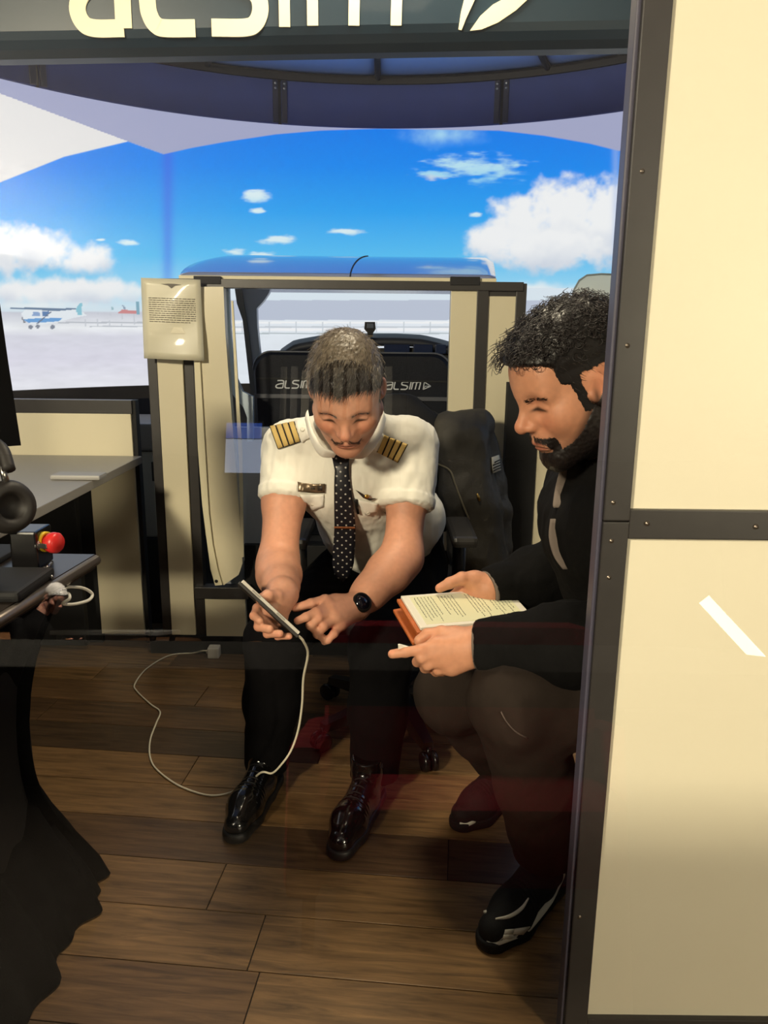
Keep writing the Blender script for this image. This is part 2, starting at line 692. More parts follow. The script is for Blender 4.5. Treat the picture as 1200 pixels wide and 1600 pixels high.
# ------------------------------------------------------------------ front partition: posts, cross bar and laminate panels
YF = 1.1
wf = tag(empty('wall_front', (0.36, YF, 0)), kind='structure')
zj = at(965, 815, YF)[2]
MB().box((0.3235, YF, zj + 0.0008), (0.362, YF + 0.04, 2.7), 0.002).build('post', BLACKF, wf)
MB().box((0.3235, YF, 0.0), (0.362, YF + 0.04, zj - 0.0008), 0.002).build('post', BLACKF, wf)
MB().box((0.317, YF + 0.006, 0.0), (0.3235, YF + 0.034, 2.7), 0.002).build('lit_post_side', mat('screen_lit_post', srgb(78, 76, 92), rough=0.4), wf)  # side of the post; screen light on it is put into the bluish colour
zb0, zb1 = at(985, 843, YF)[2], at(985, 797, YF)[2]
MB().box((0.362, YF + 0.002, zb0), (2.4, YF + 0.04, zb1), 0.002).build('crossbar', BLACKF, wf)
MB().box((0.362, YF + 0.002, 0.0), (2.4, YF + 0.04, 0.046), 0.002).build('bottom_rail', BLACKF, wf)
PANELM = mat('laminate_panel', srgb(236, 228, 204), rough=0.42, var=0.015, scale=2.5, spec=0.4)
MB().box((0.362, YF + 0.012, zb1), (2.4, YF + 0.03, 2.7)).build('panel', PANELM, wf)
MB().box((0.362, YF + 0.012, 0.046), (2.4, YF + 0.03, zb0)).build('panel', PANELM, wf)
for u, v in [(958, 785), (955, 845), (1011, 818), (1181, 823), (980, 540), (1003, 268), (951, 902), (905, 1432)]:
    p = at(u, v, YF + 0.0015)
    MB().lathe([(0.0001, 0.0035), (0.0012, 0.0035), (0.0018, 0.002), (0.0034, 0.002), (0.0042, 0.0), (0.0042, -0.003)], p, (0, -1, 0), 14) \
        .build('screw', mat('dark_screw', srgb(120, 110, 100), rough=0.35, metal=0.8), wf)

# ------------------------------------------------------------------ curved projection screen with its picture
CX, CY, CR = -0.05, 2.07, 1.9
Z0, Z1 = 0.957, 2.155


def cyl(th, z, r=CR):
    return np.stack([CX + r * np.sin(th), CY + r * np.cos(th), z], -1)


def pix_theta(u, v):
    """Angle on the screen cylinder that the photograph shows at (u, v)."""
    d = ray(u, v)
    a, b, c = d[0] ** 2 + d[1] ** 2, -2 * (d[0] * CX + d[1] * CY), CX ** 2 + CY ** 2 - CR ** 2
    t = (-b + math.sqrt(b * b - 4 * a * c)) / (2 * a)
    p = d * t
    return math.atan2(p[0] - CX, p[1] - CY), H + p[2]


nth, nz = 1150, 420
TH = np.radians(np.linspace(-85, 85, nth))
ZZ = np.linspace(Z0, Z1, nz)
G = cyl(TH[None, :].repeat(nz, 0), ZZ[:, None].repeat(nth, 1))
U, Vp = proj(G)
U = np.where(np.abs(TH)[None, :] > np.radians(62), np.sign(TH)[None, :] * 5000 + 600, U)
P3 = np.stack([U.ravel(), Vp.ravel(), np.zeros(U.size)], 1)
lerp = lambda a, b, t: a + (b - a) * t


def col3(*c):
    return np.array(srgb(*c)[:3])


def sm(x, a, b):
    t = np.clip((x - a) / (b - a), 0, 1)
    return t * t * (3 - 2 * t)


def inpoly(x, y, poly):
    r = np.zeros(x.shape, bool)
    n = len(poly)
    for i in range(n):
        (x1, y1), (x2, y2) = poly[i], poly[(i + 1) % n]
        c = (y1 > y) != (y2 > y)
        r ^= c & (x < (x2 - x1) * (y - y1) / ((y2 - y1) if y2 != y1 else 1e-9) + x1)
    return r


def ramp(t, stops):
    xs = [s[0] for s in stops]
    cs = np.array([col3(*s[1]) for s in stops])
    return np.stack([np.interp(t, xs, cs[:, i]) for i in range(3)], -1)


IMG = ramp(Vp, [(200, (4, 128, 244)), (260, (14, 140, 248)), (330, (44, 166, 250)), (400, (92, 196, 250)), (440, (150, 218, 252)), (470, (205, 236, 252)), (486, (222, 236, 246))])
n1 = fbm(P3, 1 / 42., 3, 5).reshape(U.shape)
n2 = fbm(P3, 1 / 13., 9, 4).reshape(U.shape)
n3 = fbm(P3 * np.array([0.25, 1, 1]), 1 / 6., 21, 4).reshape(U.shape)


def cloud(cx, cy, rx, ry, soft=0.55, amp=0.5, tone=(250, 251, 253), shade=(214, 222, 236), wisp=False):
    global IMG
    x, y = (U - cx) / rx, (Vp - cy) / ry
    d = 1 - np.sqrt(x * x + y * y) + amp * (n3 if wisp else n1) + 0.22 * n2
    a = sm(d, 0.0, soft)[..., None]
    t = sm(y + 0.6 * n1, -0.2, 1.0)[..., None]
    IMG = IMG * (1 - a) + a * lerp(col3(*tone), col3(*shade), t)


for c in [(820, 352, 62, 62), (885, 335, 78, 72), (945, 350, 70, 85), (770, 378, 50, 36), (850, 388, 120, 44), (1010, 350, 60, 80)]:
    cloud(*c, soft=0.5, amp=0.35)
for c in [(-20, 395, 110, 55), (70, 392, 80, 42), (130, 405, 60, 34), (60, 455, 120, 32), (150, 455, 90, 26)]:
    cloud(*c, soft=0.6, amp=0.35)
cloud(740, 262, 85, 26, soft=0.9, amp=0.75, tone=(190, 232, 250), shade=(150, 214, 250), wisp=True)
cloud(680, 274, 50, 9, soft=0.8, amp=0.7, tone=(170, 225, 250), wisp=True)
cloud(690, 210, 80, 26, soft=1.2, amp=0.3, tone=(175, 225, 252), shade=(150, 210, 252))
for c in [(402, 306, 26, 12), (402, 330, 16, 5), (435, 376, 36, 9), (542, 362, 32, 6), (200, 380, 22, 6), (745, 336, 12, 5), (158, 375, 8, 3), (365, 394, 22, 9), (405, 398, 24, 7)]:
    cloud(*c, soft=0.7, amp=0.6, tone=(225, 245, 252), shade=(190, 230, 252), wisp=True)
for c in [(300, 458, 200, 16), (840, 458, 120, 22), (60, 478, 120, 12)]:
    cloud(*c, soft=1.0, amp=0.3, tone=(240, 248, 252), shade=(225, 240, 250))
# the apron, the hangar and fence on it
g = sm(Vp + 1.2 * n1, 486, 489)[..., None]
gt = ramp(Vp, [(486, (208, 210, 222)), (500, (226, 228, 236)), (512, (246, 248, 252)), (525, (226, 226, 238)), (560, (228, 226, 240)), (605, (240, 240, 248)), (640, (248, 248, 252))])
gt = np.clip(gt * (1 + 0.07 * n3[..., None] + 0.05 * n1[..., None]), 0, 1.05)
IMG = IMG * (1 - g) + gt * g
mask = (U > 318) & (U < 940)
IMG[mask & (Vp > 450) & (Vp < 470)] = col3(226, 238, 248)
IMG[mask & (Vp >= 469) & (Vp < 500)] = col3(196, 204, 222)
IMG[mask & (Vp >= 500) & (Vp < 640)] = np.clip(col3(236, 242, 250) * (1 + 0.05 * n3[mask & (Vp >= 500) & (Vp < 640)][:, None]), 0, 1)
for yy, hh, c in [(504, 1.5, (252, 253, 255)), (511, 1.2, (208, 214, 222)), (515, 2.2, (252, 252, 255)), (521, 1.0, (190, 200, 205))]:
    IMG[mask & (np.abs(Vp - yy) < hh)] = col3(*c)
IMG[mask & (Vp > 503) & (Vp < 522) & (np.mod(U, 42) < 1.3)] = col3(205, 212, 220)
IMG[(U < 256) & (U > 90) & (np.abs(Vp - 504) < 1.1)] = col3(196, 200, 208)
IMG[(U < 256) & (U > 140) & (np.abs(Vp - 510) < 0.9)] = col3(200, 204, 212)
IMG[(U < 256) & (U > 130) & (Vp > 489) & (Vp < 510) & (np.mod(U, 19) < 1.2)] = col3(206, 210, 218)
# parked high-wing airplane, tails and a tower far off
for poly, c in [
    ([(33, 490), (40, 484), (52, 483), (56, 481), (84, 481), (100, 484), (124, 483), (136, 493), (118, 496), (92, 503), (66, 507), (46, 506), (37, 499)], (238, 244, 250)),
    ([(36, 499), (60, 497), (98, 497), (92, 502), (64, 504), (44, 504)], (120, 170, 224)),
    ([(14, 482), (50, 484), (90, 486), (122, 483), (124, 481), (90, 482), (52, 481), (16, 480)], (120, 140, 165)),
    ([(52, 487), (61, 487), (63, 494), (50, 494)], (150, 175, 215)), ([(65, 487), (76, 486), (76, 494), (66, 494)], (110, 140, 185)),
    ([(118, 484), (124, 474), (128, 473), (128, 492), (122, 492)], (150, 205, 222)),
    ([(57, 505), (79, 487), (80, 488), (58, 507)], (120, 130, 150)),
    ([(183, 490), (190, 484), (213, 485), (214, 490)], (214, 148, 150)), ([(191, 477), (193, 477), (197, 483), (194, 484)], (150, 165, 185)),
    ([(174, 479), (176, 479), (178, 484), (175, 484)], (165, 195, 205)), ([(213, 471), (218, 471), (219, 491), (214, 491)], (140, 180, 198)),
    ([(33, 496), (35, 496), (40, 504), (38, 505)], (120, 125, 135))]:
    IMG[inpoly(U, Vp, poly)] = col3(*c)
for cx, cy, r in [(48, 511, 3.4), (59, 510, 3.2), (82, 511, 3.4)]:
    IMG[(U - cx) ** 2 + (Vp - cy) ** 2 < r * r] = col3(140, 146, 160)
# blend seams of the projectors and the unlit screen above the scalloped picture
seam = np.exp(-((U - 262) / 9.0) ** 2) * sm(Vp, 560, 380)
IMG = IMG * (1 - 0.5 * seam[..., None]) + 0.5 * seam[..., None] * col3(70, 96, 238)
seam = np.exp(-((U - 962) / 6.0) ** 2)
IMG = IMG * (1 - 0.45 * seam[..., None]) + 0.45 * seam[..., None] * col3(170, 196, 244)
top = np.interp(U, [-700, -300, 0, 100, 200, 256, 300, 350, 430, 500, 590, 700, 780, 850, 920, 968, 985, 1100, 1400], [330, 330, 285, 245, 221, 241, 231, 222, 210, 204, 201, 203, 204, 212, 224, 236, 229, 205, 190])
line = np.interp(U, [-400, 0, 200, 256], [0, 146, 221, 241])
over = 1 - sm(Vp, top - 1.0, top + 1.0)
dim = col3(168, 172, 205)
lit = np.clip(col3(238, 236, 236) * (1 + 0.05 * n3[..., None] * sm(Vp, 230, 270)[..., None]), 0, 1)
isw = ((U < 256) & (Vp > line))[..., None]
IMG = IMG * (1 - over[..., None]) + over[..., None] * np.where(isw, lit, dim)
quad = (np.arange(nz - 1)[:, None] * nth + np.arange(nth - 1)[None, :]).ravel()
Q = np.stack([quad, quad + 1, quad + nth + 1, quad + nth], 1)
screen = thing('projection_screen', 'tall curved projection screen showing blue sky, clouds and a pale airfield', 'screen', (CX, CY + CR, 0.0))
sm_ = bpy.data.materials.new('projected_picture')
sm_.use_nodes = True
nt = sm_.node_tree
nt.nodes.remove(nt.nodes['Principled BSDF'])
at_ = nt.nodes.new('ShaderNodeAttribute')
at_.attribute_name = 'Col'
em = nt.nodes.new('ShaderNodeEmission')
em.inputs['Strength'].default_value = 1.0
nt.links.new(at_.outputs['Color'], em.inputs['Color'])
nt.links.new(em.outputs['Emission'], nt.nodes['Material Output'].inputs['Surface'])
link_mesh('screen_surface', raw_mesh('screen_surface', G.reshape(-1, 3), Q, True, IMG.reshape(-1, 3)), sm_, screen)


def band(name, r, z0, z1, th0, th1, m, parent, n=40, t=0.02):
    th = np.linspace(th0, th1, n)
    G = np.stack([np.concatenate([cyl(th, np.full(n, z0), r)]), cyl(th, np.full(n, z1), r), cyl(th, np.full(n, z1), r + t), cyl(th, np.full(n, z0), r + t), cyl(th, np.full(n, z0), r)])
    return MB().grid(G, False).build(name, m, parent)


a85 = math.radians(84)
band('bottom_rail', CR - 0.03, 0.90, 0.958, -a85, math.radians(60), BLACKF, screen, 60, 0.05)
for k in range(7):  # stand of the screen
    th = math.radians(-75 + 25 * k)
    p = cyl(th, 0.0, CR + 0.01)
    MB().box((p[0] - 0.02, p[1] - 0.02, 0), (p[0] + 0.02, p[1] + 0.02, 0.91)).build('stand_post', BLACKF, screen)
hd = thing('header_band', 'dark navy curved fabric band hung above the projection screen', 'valance', (CX, CY + CR, 2.15))
cuts = [-a85, pix_theta(55, 140)[0], pix_theta(436, 160)[0], pix_theta(786, 150)[0], a85]
for i in range(4):
    band('fabric_panel', CR - 0.03, Z1 - 0.004, 2.345, cuts[i] + 0.004, cuts[i + 1] - 0.004, NAVY, hd, 40, 0.012)
band('top_rail', CR - 0.045, 2.335, 2.360, -a85, a85, BLACKM, hd, 70, 0.04)
for i in (1, 2, 3):
    th = cuts[i]
    for s in (-1, 1):
        p = cyl(th + s * 0.011, 2.243, CR - 0.036)
        m = MB()
        m.obox(p, (math.cos(th), -math.sin(th), 0), (math.sin(th), math.cos(th), 0), (0, 0, 1), (0.012, 0.006, 0.09), 0.002)
        st = m.build('strap', mat('navy_strap', srgb(30, 34, 54), rough=0.8), hd)
        for zz in (2.318, 2.298):
            q = cyl(th + s * 0.011, zz, CR - 0.043)
            MB().lathe([(0.006, 0), (0.006, 0.003), (0.001, 0.004)], q, (-math.sin(th), -math.cos(th), 0), 10).build('rivet', STEEL, st)
# cloth roof over the booth
tent = thing('booth_roof', 'pale blue-grey cloth roof behind the logo banner', 'roof', (CX, CY, 2.4))
for k in range(6):
    t0, t1 = math.radians(-72 + 24 * k), math.radians(-48 + 24 * k)
    th = np.linspace(t0 + 0.006, t1 - 0.006, 8)
    rows = [cyl(th, np.full(8, 2.37 + 0.20 * (1 - rr / CR)), rr) for rr in (CR - 0.03, 1.3, 0.7, 0.15)]
    MB().grid(np.stack(rows), True, (0, 0, 0.006)).build('roof_cloth', mat('roof_cloth', srgb(185, 200, 238), rough=0.9), tent)
for k in range(7):
    th = math.radians(-72 + 24 * k)
    MB().tube([cyl(th, 2.36, CR - 0.03), cyl(th, 2.53, 0.3)], 0.014, 8).build('roof_rib', BLACKM, tent)

# ------------------------------------------------------------------ logo banner
YB = 2.0
bn = thing('logo_banner', 'dark teal banner with large cream lettering across the top', 'banner', (-0.3, YB, 1.85))
slope = 0.026
prof = [(0.10, 2.30), (0.0, 2.30), (0.0, 1.905), (0.006, 1.888), (0.02, 1.872), (0.045, 1.860), (0.075, 1.857), (0.10, 1.866)]
MB().prism([(-2.3, YB + a, b - 2.3 * slope) for a, b in prof], (4.2, 0, 4.2 * slope)).build('banner_cloth', mat('teal_vinyl', srgb(25, 47, 62), rough=0.35, var=0.05, scale=6, coat=0.2), bn)

GLYPH = {
    'a': [[(0.12, 0.98), (0.66, 1.0), (0.86, 0.93), (0.95, 0.76), (0.95, 0.0)], [(0.95, 0.62), (0.55, 0.56), (0.2, 0.44), (0.06, 0.26), (0.14, 0.08), (0.36, 0.0), (0.95, 0.0)]],
    'l': [[(0.08, 1.0), (0.08, 0.34), (0.12, 0.15), (0.22, 0.04), (0.38, 0.0), (0.92, 0.0)]],
    's': [[(0.92, 1.0), (0.3, 1.0), (0.12, 0.94), (0.06, 0.78), (0.14, 0.63), (0.34, 0.57), (0.68, 0.5), (0.9, 0.4), (0.95, 0.22), (0.86, 0.06), (0.66, 0.0), (0.06, 0.0)]],
    'i': [[(0.5, 0.0), (0.5, 1.0)]],
    'm': [[(0.06, 0.0), (0.06, 1.0)], [(0.06, 0.86), (0.2, 0.98), (0.4, 0.98), (0.5, 0.84), (0.5, 0.0)], [(0.5, 0.86), (0.64, 0.98), (0.84, 0.98), (0.95, 0.84), (0.95, 0.0)]],
}


def glyph(mb, ch, o, ex, ey, w, h, sw, d):
    """Letter ch: strokes in the plane o + x*ex + y*ey, extruded by d."""
    for kk, path in enumerate(GLYPH[ch]):
        o = o + d * 0.06 * kk
        pts = np.array(path) * (w, h)
        if len(pts) > 2:
            q = spline(np.c_[pts, np.zeros(len(pts))], len(pts) * 5)[:, :2]
            keep = [pts[0]] + [p for p in q[1:-1]] + [pts[-1]]
            pts = np.array(keep)
        L, R = ribbon2d(pts, sw)
        n = len(L)
        A = [o + p[0] * ex + p[1] * ey for p in L]
        B = [o + p[0] * ex + p[1] * ey for p in R]
        V = A + B + [p + d for p in A] + [p + d for p in B]
        Fc = []
        for i in range(n - 1):
            Fc += [(i, i + 1, n + i + 1, n + i), (2 * n + i, 3 * n + i, 3 * n + i + 1, 2 * n + i + 1), (i, 2 * n + i, 2 * n + i + 1, i + 1), (n + i, n + i + 1, 3 * n + i + 1, 3 * n + i)]
        Fc += [(0, n, 3 * n, 2 * n), (n - 1, 3 * n - 1, 4 * n - 1, 2 * n - 1)]
        mb.add(V, Fc)


LETTER = mat('cream_lettering', srgb(250, 240, 205), rough=0.4)
px = np.linalg.norm(at(700, 50, YB) - at(500, 50, YB)) / 200
for ch, u0, u1, v in [('a', 119, 198, 57), ('l', 226, 312, 57), ('s', 326, 412, 56), ('i', 420, 470, 55), ('m', 480, 626, 53)]:
    vv = v - 12
    o, e = at(u0, vv, YB - 0.001), at(u1, vv, YB - 0.001)
    w = np.linalg.norm(e - o)
    m = MB()
    glyph(m, ch, o, (e - o) / w, np.array([0, 0, 1.0]), w, 112 * px, 25 * px if ch in 'als' else 17 * px, np.array([0, -0.004, 0]))
    m.build('letter', LETTER, bn)
for poly in ([(716, 47), (721, 48), (728, 30), (742, 0), (752, -30), (744, -60), (730, -20), (720, 20)],
             [(734, 49), (752, 47), (778, 36), (806, 17), (826, -2), (838, -22), (800, -8), (770, 8), (750, 26)]):
    MB().prism([at(u, v, YB - 0.001) for u, v in poly], (0, -0.004, 0)).build('emblem', LETTER, bn)

# ------------------------------------------------------------------ cockpit mock-up behind the pilot
YC = 2.75


def slab(u0, v0, u1, v1, Y, t, bev=0.002):
    """Upright box between two seen corners at depth Y, t deep."""
    a, b = at(u0, v0, Y), at(u1, v1, Y)
    return MB().box((min(a[0], b[0]), Y, min(a[2], b[2])), (max(a[0], b[0]), Y + t, max(a[2], b[2])), bev)


def xs(u0, u1, z0, z1, Y, t, v=700, bev=0.002):
    """Upright box with its sides where row v shows u0 and u1 at depth Y, from z0 to z1."""
    return MB().box((at(u0, v, Y)[0], Y, z0), (at(u1, v, Y)[0], Y + t, z1), bev)


def flat(poly, Y, t):
    return MB().prism([at(u, v, Y) for u, v in poly], (0, t, 0))


ck = thing('cockpit_mockup', 'beige and black training cockpit with a glossy curved roof behind the two men', 'cockpit', (-0.15, YC, 0))
zt = at(530, 440, YC)[2]
SILVER = mat('silver_blue_paint', srgb(176, 186, 204), rough=0.35, metal=0.2)
SHELL = mat('glossy_white_shell', srgb(200, 205, 212), rough=0.12, metal=0.55, coat=0.6)
for r in [(247, 287, 0.075, zt - 0.01)]:
    xs(*r, YC, 0.05, 600).build('column', BEIGE, ck)
xs(232, 247, 0.0, zt, YC + 0.012, 0.05, 600).build('frame_post', BLACKF, ck)
xs(287, 304, 0.0, zt, YC + 0.012, 0.05, 600).build('frame_post', BLACKF, ck)
MB().box((at(235, 440, YC)[0], YC - 0.012, zt - 0.026), (at(818, 440, YC)[0], YC + 0.03, zt + 0.004), 0.002).build('frame_rail', BLACKF, ck)
slab(302, 431, 345, 444, YC - 0.016, 0.02).build('bracket', BLACKM, ck)
slab(704, 432, 750, 446, YC - 0.016, 0.02).build('bracket', BLACKM, ck)
# left door jamb with its curved foot
jp = [(303, 448), (349, 448), (352, 520), (358, 600), (366, 700), (374, 800), (379, 880), (373, 898), (350, 914), (336, 915), (329, 890), (321, 830), (314, 740), (308, 640), (304, 560)]
flat(jp, YC - 0.03, 0.045).build('door_jamb', BEIGE, ck)
ep = [(303, 560), (309, 700), (316, 790), (323, 845), (331, 892), (336, 915), (347, 914), (340, 890), (332, 850), (326, 800), (320, 700), (312, 560)]
e = flat(ep, YC - 0.042, 0.014).build('jamb_edge', CREAM, ck)
p = at(338, 908, YC - 0.043)
MB().lathe([(0.006, 0), (0.006, 0.003), (0.001, 0.003)], p, (0, -1, 0), 12).build('jamb_screw', BLACKM, e)
flat([(361, 470), (364, 470), (378, 700), (381, 870), (377, 872), (373, 720)], YC - 0.036, 0.01).build('jamb_rib', CREAM, ck)
xs(304, 388, at(350, 935, YC)[2], at(350, 917, YC)[2], YC - 0.01, 0.05, 925).build('frame_rail', BLACKF, ck)
xs(321, 384, at(350, 1003, YC)[2], at(350, 936, YC)[2], YC, 0.03, 960).build('lower_panel', BEIGE, ck)
MB().box((at(235, 1000, YC)[0], YC - 0.004, 0.0), (0.55, YC + 0.07, 0.072), 0.002).build('plinth', BLACKM, ck)
xs(384, 700, 0.07, 0.42, YC + 0.05, 0.03, 960).build('sill_panel', BLACKM, ck)
# right-hand side
xs(702, 744, 0.42, zt - 0.02, YC, 0.05, 560).build('column', BEIGE, ck)
xs(742, 760, 0.0, zt + 0.002, YC - 0.008, 0.05, 560).build('frame_post', BLACKF, ck)
xs(757, 804, 0.075, zt - 0.042, YC + 0.004, 0.04, 600).build('column', BEIGE, ck)
xs(744, 818, zt - 0.043, zt - 0.02, YC + 0.002, 0.04, 450).build('frame_rail', BLACKF, ck)
xs(802, 818, 0.0, zt, YC - 0.004, 0.05, 560).build('frame_post', BLACKF, ck)
xs(789, 838, 0.0, at(800, 598, 2.6)[2], 2.6, 0.05, 720).build('frame_post', BLACKM, ck)
xs(834, 856, 0.06, at(800, 690, 2.6)[2], 2.61, 0.04, 740).build('column', BEIGE, ck)
# roof shell
rows = []
for t in np.linspace(0, 1, 9):
    Y = YC + 0.02 + 0.5 * t
    v = 433 - 33 * math.sin(t * math.pi / 2)
    l = 281 + 66 * (t ** 1.6)
    r = 775 - 5 * t
    us = np.linspace(l, r, 40)
    zt_ = at(530, v, Y)[2]
    row = []
    for u in us:
        q = at(u, v, Y)
        q[2] = zt_
        edge = min(1, (u - l) / 30.0, (r - u) / 12.0)
        q[2] -= 0.018 * (1 - edge) ** 2 * t
        row.append(q)
    rows.append(row)
last = np.array(rows[-1])
for d, dz in [(0.12, -0.004), (0.3, -0.04), (0.45, -0.11)]:
    rows.append(list(last + np.array([0, d, dz])))
rf = MB().grid(np.array(rows), True, (0, 0, -0.012)).build('roof_shell', SHELL, ck)
a, b = at(281, 433, YC + 0.02), at(775, 433, YC + 0.02)
MB().box((a[0], YC + 0.004, zt + 0.002), (b[0], YC + 0.02, zt + 0.016), 0.002).build('roof_trim', CREAM, rf)
q0, q1 = np.array(rows[0][21]), np.array(rows[8][22])
MB().tube([np.array(rows[i][21]) + (0, 0, 0.001) for i in range(9)], 0.0025, 6).build('roof_seam', BLACKM, rf)
# windscreen pillar, visor and door frame
Yp = 3.15
flat([(366, 446), (376, 446), (388, 520), (400, 620), (404, 660), (396, 660), (390, 600), (379, 500), (370, 474)], Yp - 0.02, 0.03).build('window_seal', mat('grey_rubber', srgb(112, 110, 108), rough=0.7), ck)
flat([(376, 446), (424, 446), (420, 458), (412, 470), (401, 482), (402, 510), (407, 560), (409, 640), (402, 660), (398, 600), (387, 510)], Yp, 0.04).build('windscreen_pillar', SILVER, ck)
flat([(352, 446), (357, 446), (359, 500), (363, 560), (369, 590), (379, 612), (395, 620), (395, 690), (386, 690), (386, 652), (380, 636), (366, 620), (360, 610), (356, 560)], YC + 0.06, 0.03).build('door_frame', mat('pale_blue_trim', srgb(196, 212, 228), rough=0.4), ck)
flat([(352, 600), (366, 616), (384, 640), (386, 665), (352, 668)], YC + 0.1, 0.05).build('door_trim', mat('grey_trim', srgb(105, 100, 102), rough=0.5), ck)
flat([(352, 668), (420, 668), (420, 800), (385, 930), (352, 930)], YC + 0.12, 0.03).build('door_lining', mat('pale_lining', srgb(190, 196, 206), rough=0.5), ck)
# glareshield and instrument panel
gs = []
for t in np.linspace(0, 1, 6):
    Y = 3.2 + 0.28 * t
    us = np.linspace(430, 760, 36)
    vs = np.interp(us, [430, 440, 460, 500, 560, 620, 660, 690, 710, 760], [560, 544, 531, 524, 521, 521, 523, 530, 536, 548])
    gs.append([at(u, v + 8 * (1 - t), Y) for u, v in zip(us, vs)])
MB().grid(np.array(gs), True, (0, 0, -0.03)).build('glareshield', mat('charcoal_vinyl', srgb(28, 32, 44), rough=0.6, bump=0.1, bscale=300), ck)
pn = flat([(430, 548), (760, 540), (760, 760), (430, 760)], 3.22, 0.04).build('instrument_panel', BLACKM, ck)
for u0, u1 in [(600, 640), (646, 676), (680, 697)]:
    slab(u0, 538, u1, 553, 3.19, 0.02, 0.004).build('instrument', mat('blue_black_display', srgb(24, 36, 66), rough=0.2), pn)
cpz = flat([(570, 503), (586, 503), (587, 514), (583, 520), (582, 527), (574, 527), (574, 520), (569, 514)], 3.16, 0.045).build('compass', BLACKG, ck)
slab(573, 505, 584, 513, 3.155, 0.006, 0.002).build('compass_face', mat('compass_dial', srgb(70, 78, 92), rough=0.3), cpz)

# ------------------------------------------------------------------ two seats of the cockpit
SEATL = mat('black_leather', srgb(15, 19, 30), rough=0.55, var=0.1, scale=20, bump=0.15, bscale=260, spec=0.2)
LOGO = mat('silver_print', srgb(196, 200, 206), rough=0.45)
Ys = 2.98


def cockpit_seat(label, u0, u1, vt, logo_u, logo_v, full):
    t = thing('bucket_chair', label, 'chair', (at((u0 + u1) / 2, 650, Ys)[0], Ys, 0), 'cockpit chairs')
    a, b = at(u0, vt, Ys), at(u1, vt, Ys)
    w, h = b[0] - a[0], a[2] - 0.42
    xc = (a[0] + b[0]) / 2
    def shape(w, h, d, y, n=8, r=0.07):
        pts = []
        for cx, s in ((1, 0), (-1, 1)):
            for k in range(n + 1):
                q = math.pi / 2 * (k / n) + s * math.pi / 2
                pts.append((cx * (w / 2 - r) + r * math.cos(q), h - r + r * math.sin(q)))
        pts += [(-w / 2 + 0.02, 0), (w / 2 - 0.02, 0)]
        return [np.array([xc + p[0], y, 0.42 + p[1]]) for p in pts]
    m = MB()
    P = shape(w, h, 0, Ys)
    Pi = shape(w - 0.02, h - 0.012, 0, Ys - 0.014)
    Pb = shape(w - 0.02, h - 0.012, 0, Ys + 0.1)
    Pb0 = shape(w, h, 0, Ys + 0.085)
    n = len(P)
    V = Pi + P + Pb0 + Pb
    Fc = [tuple(range(n)), tuple(range(3 * n, 4 * n))[::-1]]
    for L in range(3):
        Fc += [(L * n + i, L * n + (i + 1) % n, (L + 1) * n + (i + 1) % n, (L + 1) * n + i) for i in range(n)]
    m.add(V, Fc)
    back = m.build('backrest', SEATL, t)
    MB().tube(P[:18], 0.004, 6).build('piping', mat('grey_piping', srgb(78, 82, 92), rough=0.5), back)
    z = at(600, vt + 44, Ys)[2]
    MB().box((xc - w / 2 + 0.015, Ys - 0.019, z - 0.003), (xc + w / 2 - 0.015, Ys - 0.012, z + 0.003)).build('stitch_seam', BLACKM, back)
    zz = at(600, vt + 68, Ys)[2]
    MB().box((xc - w / 2 + 0.005, Ys - 0.022, zz - 0.016), (xc + w / 2 - 0.005, Ys - 0.01, zz), 0.002).build('grey_strap', mat('dark_grey_strap', srgb(74, 76, 84), rough=0.5), back)
    MB().box((xc - w / 2 + 0.01, Ys - 0.0, 0.30), (xc + w / 2 - 0.01, Ys + 0.48, 0.43), 0.04).build('seat_cushion', SEATL, t)
    MB().box((xc - w / 2 + 0.05, Ys + 0.03, 0.0), (xc + w / 2 - 0.05, Ys + 0.4, 0.31), 0.01).build('pedestal', BLACKM, t)
    yl = Ys - 0.016
    x0, v0 = logo_u, logo_v
    px = np.linalg.norm(at(x0 + 50, v0, yl) - at(x0, v0, yl)) / 50
    lm = MB()
    o0 = at(x0, v0, yl)
    x = 0.0
    sl = np.array([0.22, 0, 1.0])
    for ch, wch in [('a', 14), ('l', 11), ('s', 13), ('i', 4), ('m', 15)]:
        glyph(lm, ch, o0 + np.array([x * px, 0, 0]), np.array([1.0, 0, 0]), sl, wch * px * 0.88, 11.5 * px, 1.9 * px, np.array([0, -0.0025, 0]))
        x += wch
    lm.build('logo_print', LOGO, back)
    if full:
        c = o0 + np.array([(x + 4) * px, 0, 0])
        tri = [c, c + np.array([1.8, 0, 11.5]) * px, c + np.array([12, 0, 5.2]) * px, c + np.array([0.3, 0, 0.2]) * px, c + np.array([3.4, 0, 5.0]) * px, c + np.array([9, 0, 5.2]) * px]
        tm = MB()
        for a_, b_ in ((0, 1), (1, 2), (2, 0)):
            tm.tube([tri[a_], tri[b_]], 0.9 * px, 5)
        tm.tube([tri[0], tri[4], tri[2]], 0.7 * px, 5)
        tm.build('logo_print', LOGO, back)
    return t


cockpit_seat('black cockpit seat on the left with printed logo, beside the windscreen pillar', 395, 541, 549, 430, 606, False)
cockpit_seat('black cockpit seat behind the pilot, logo followed by a small triangle', 560, 706, 551, 600, 608, True)

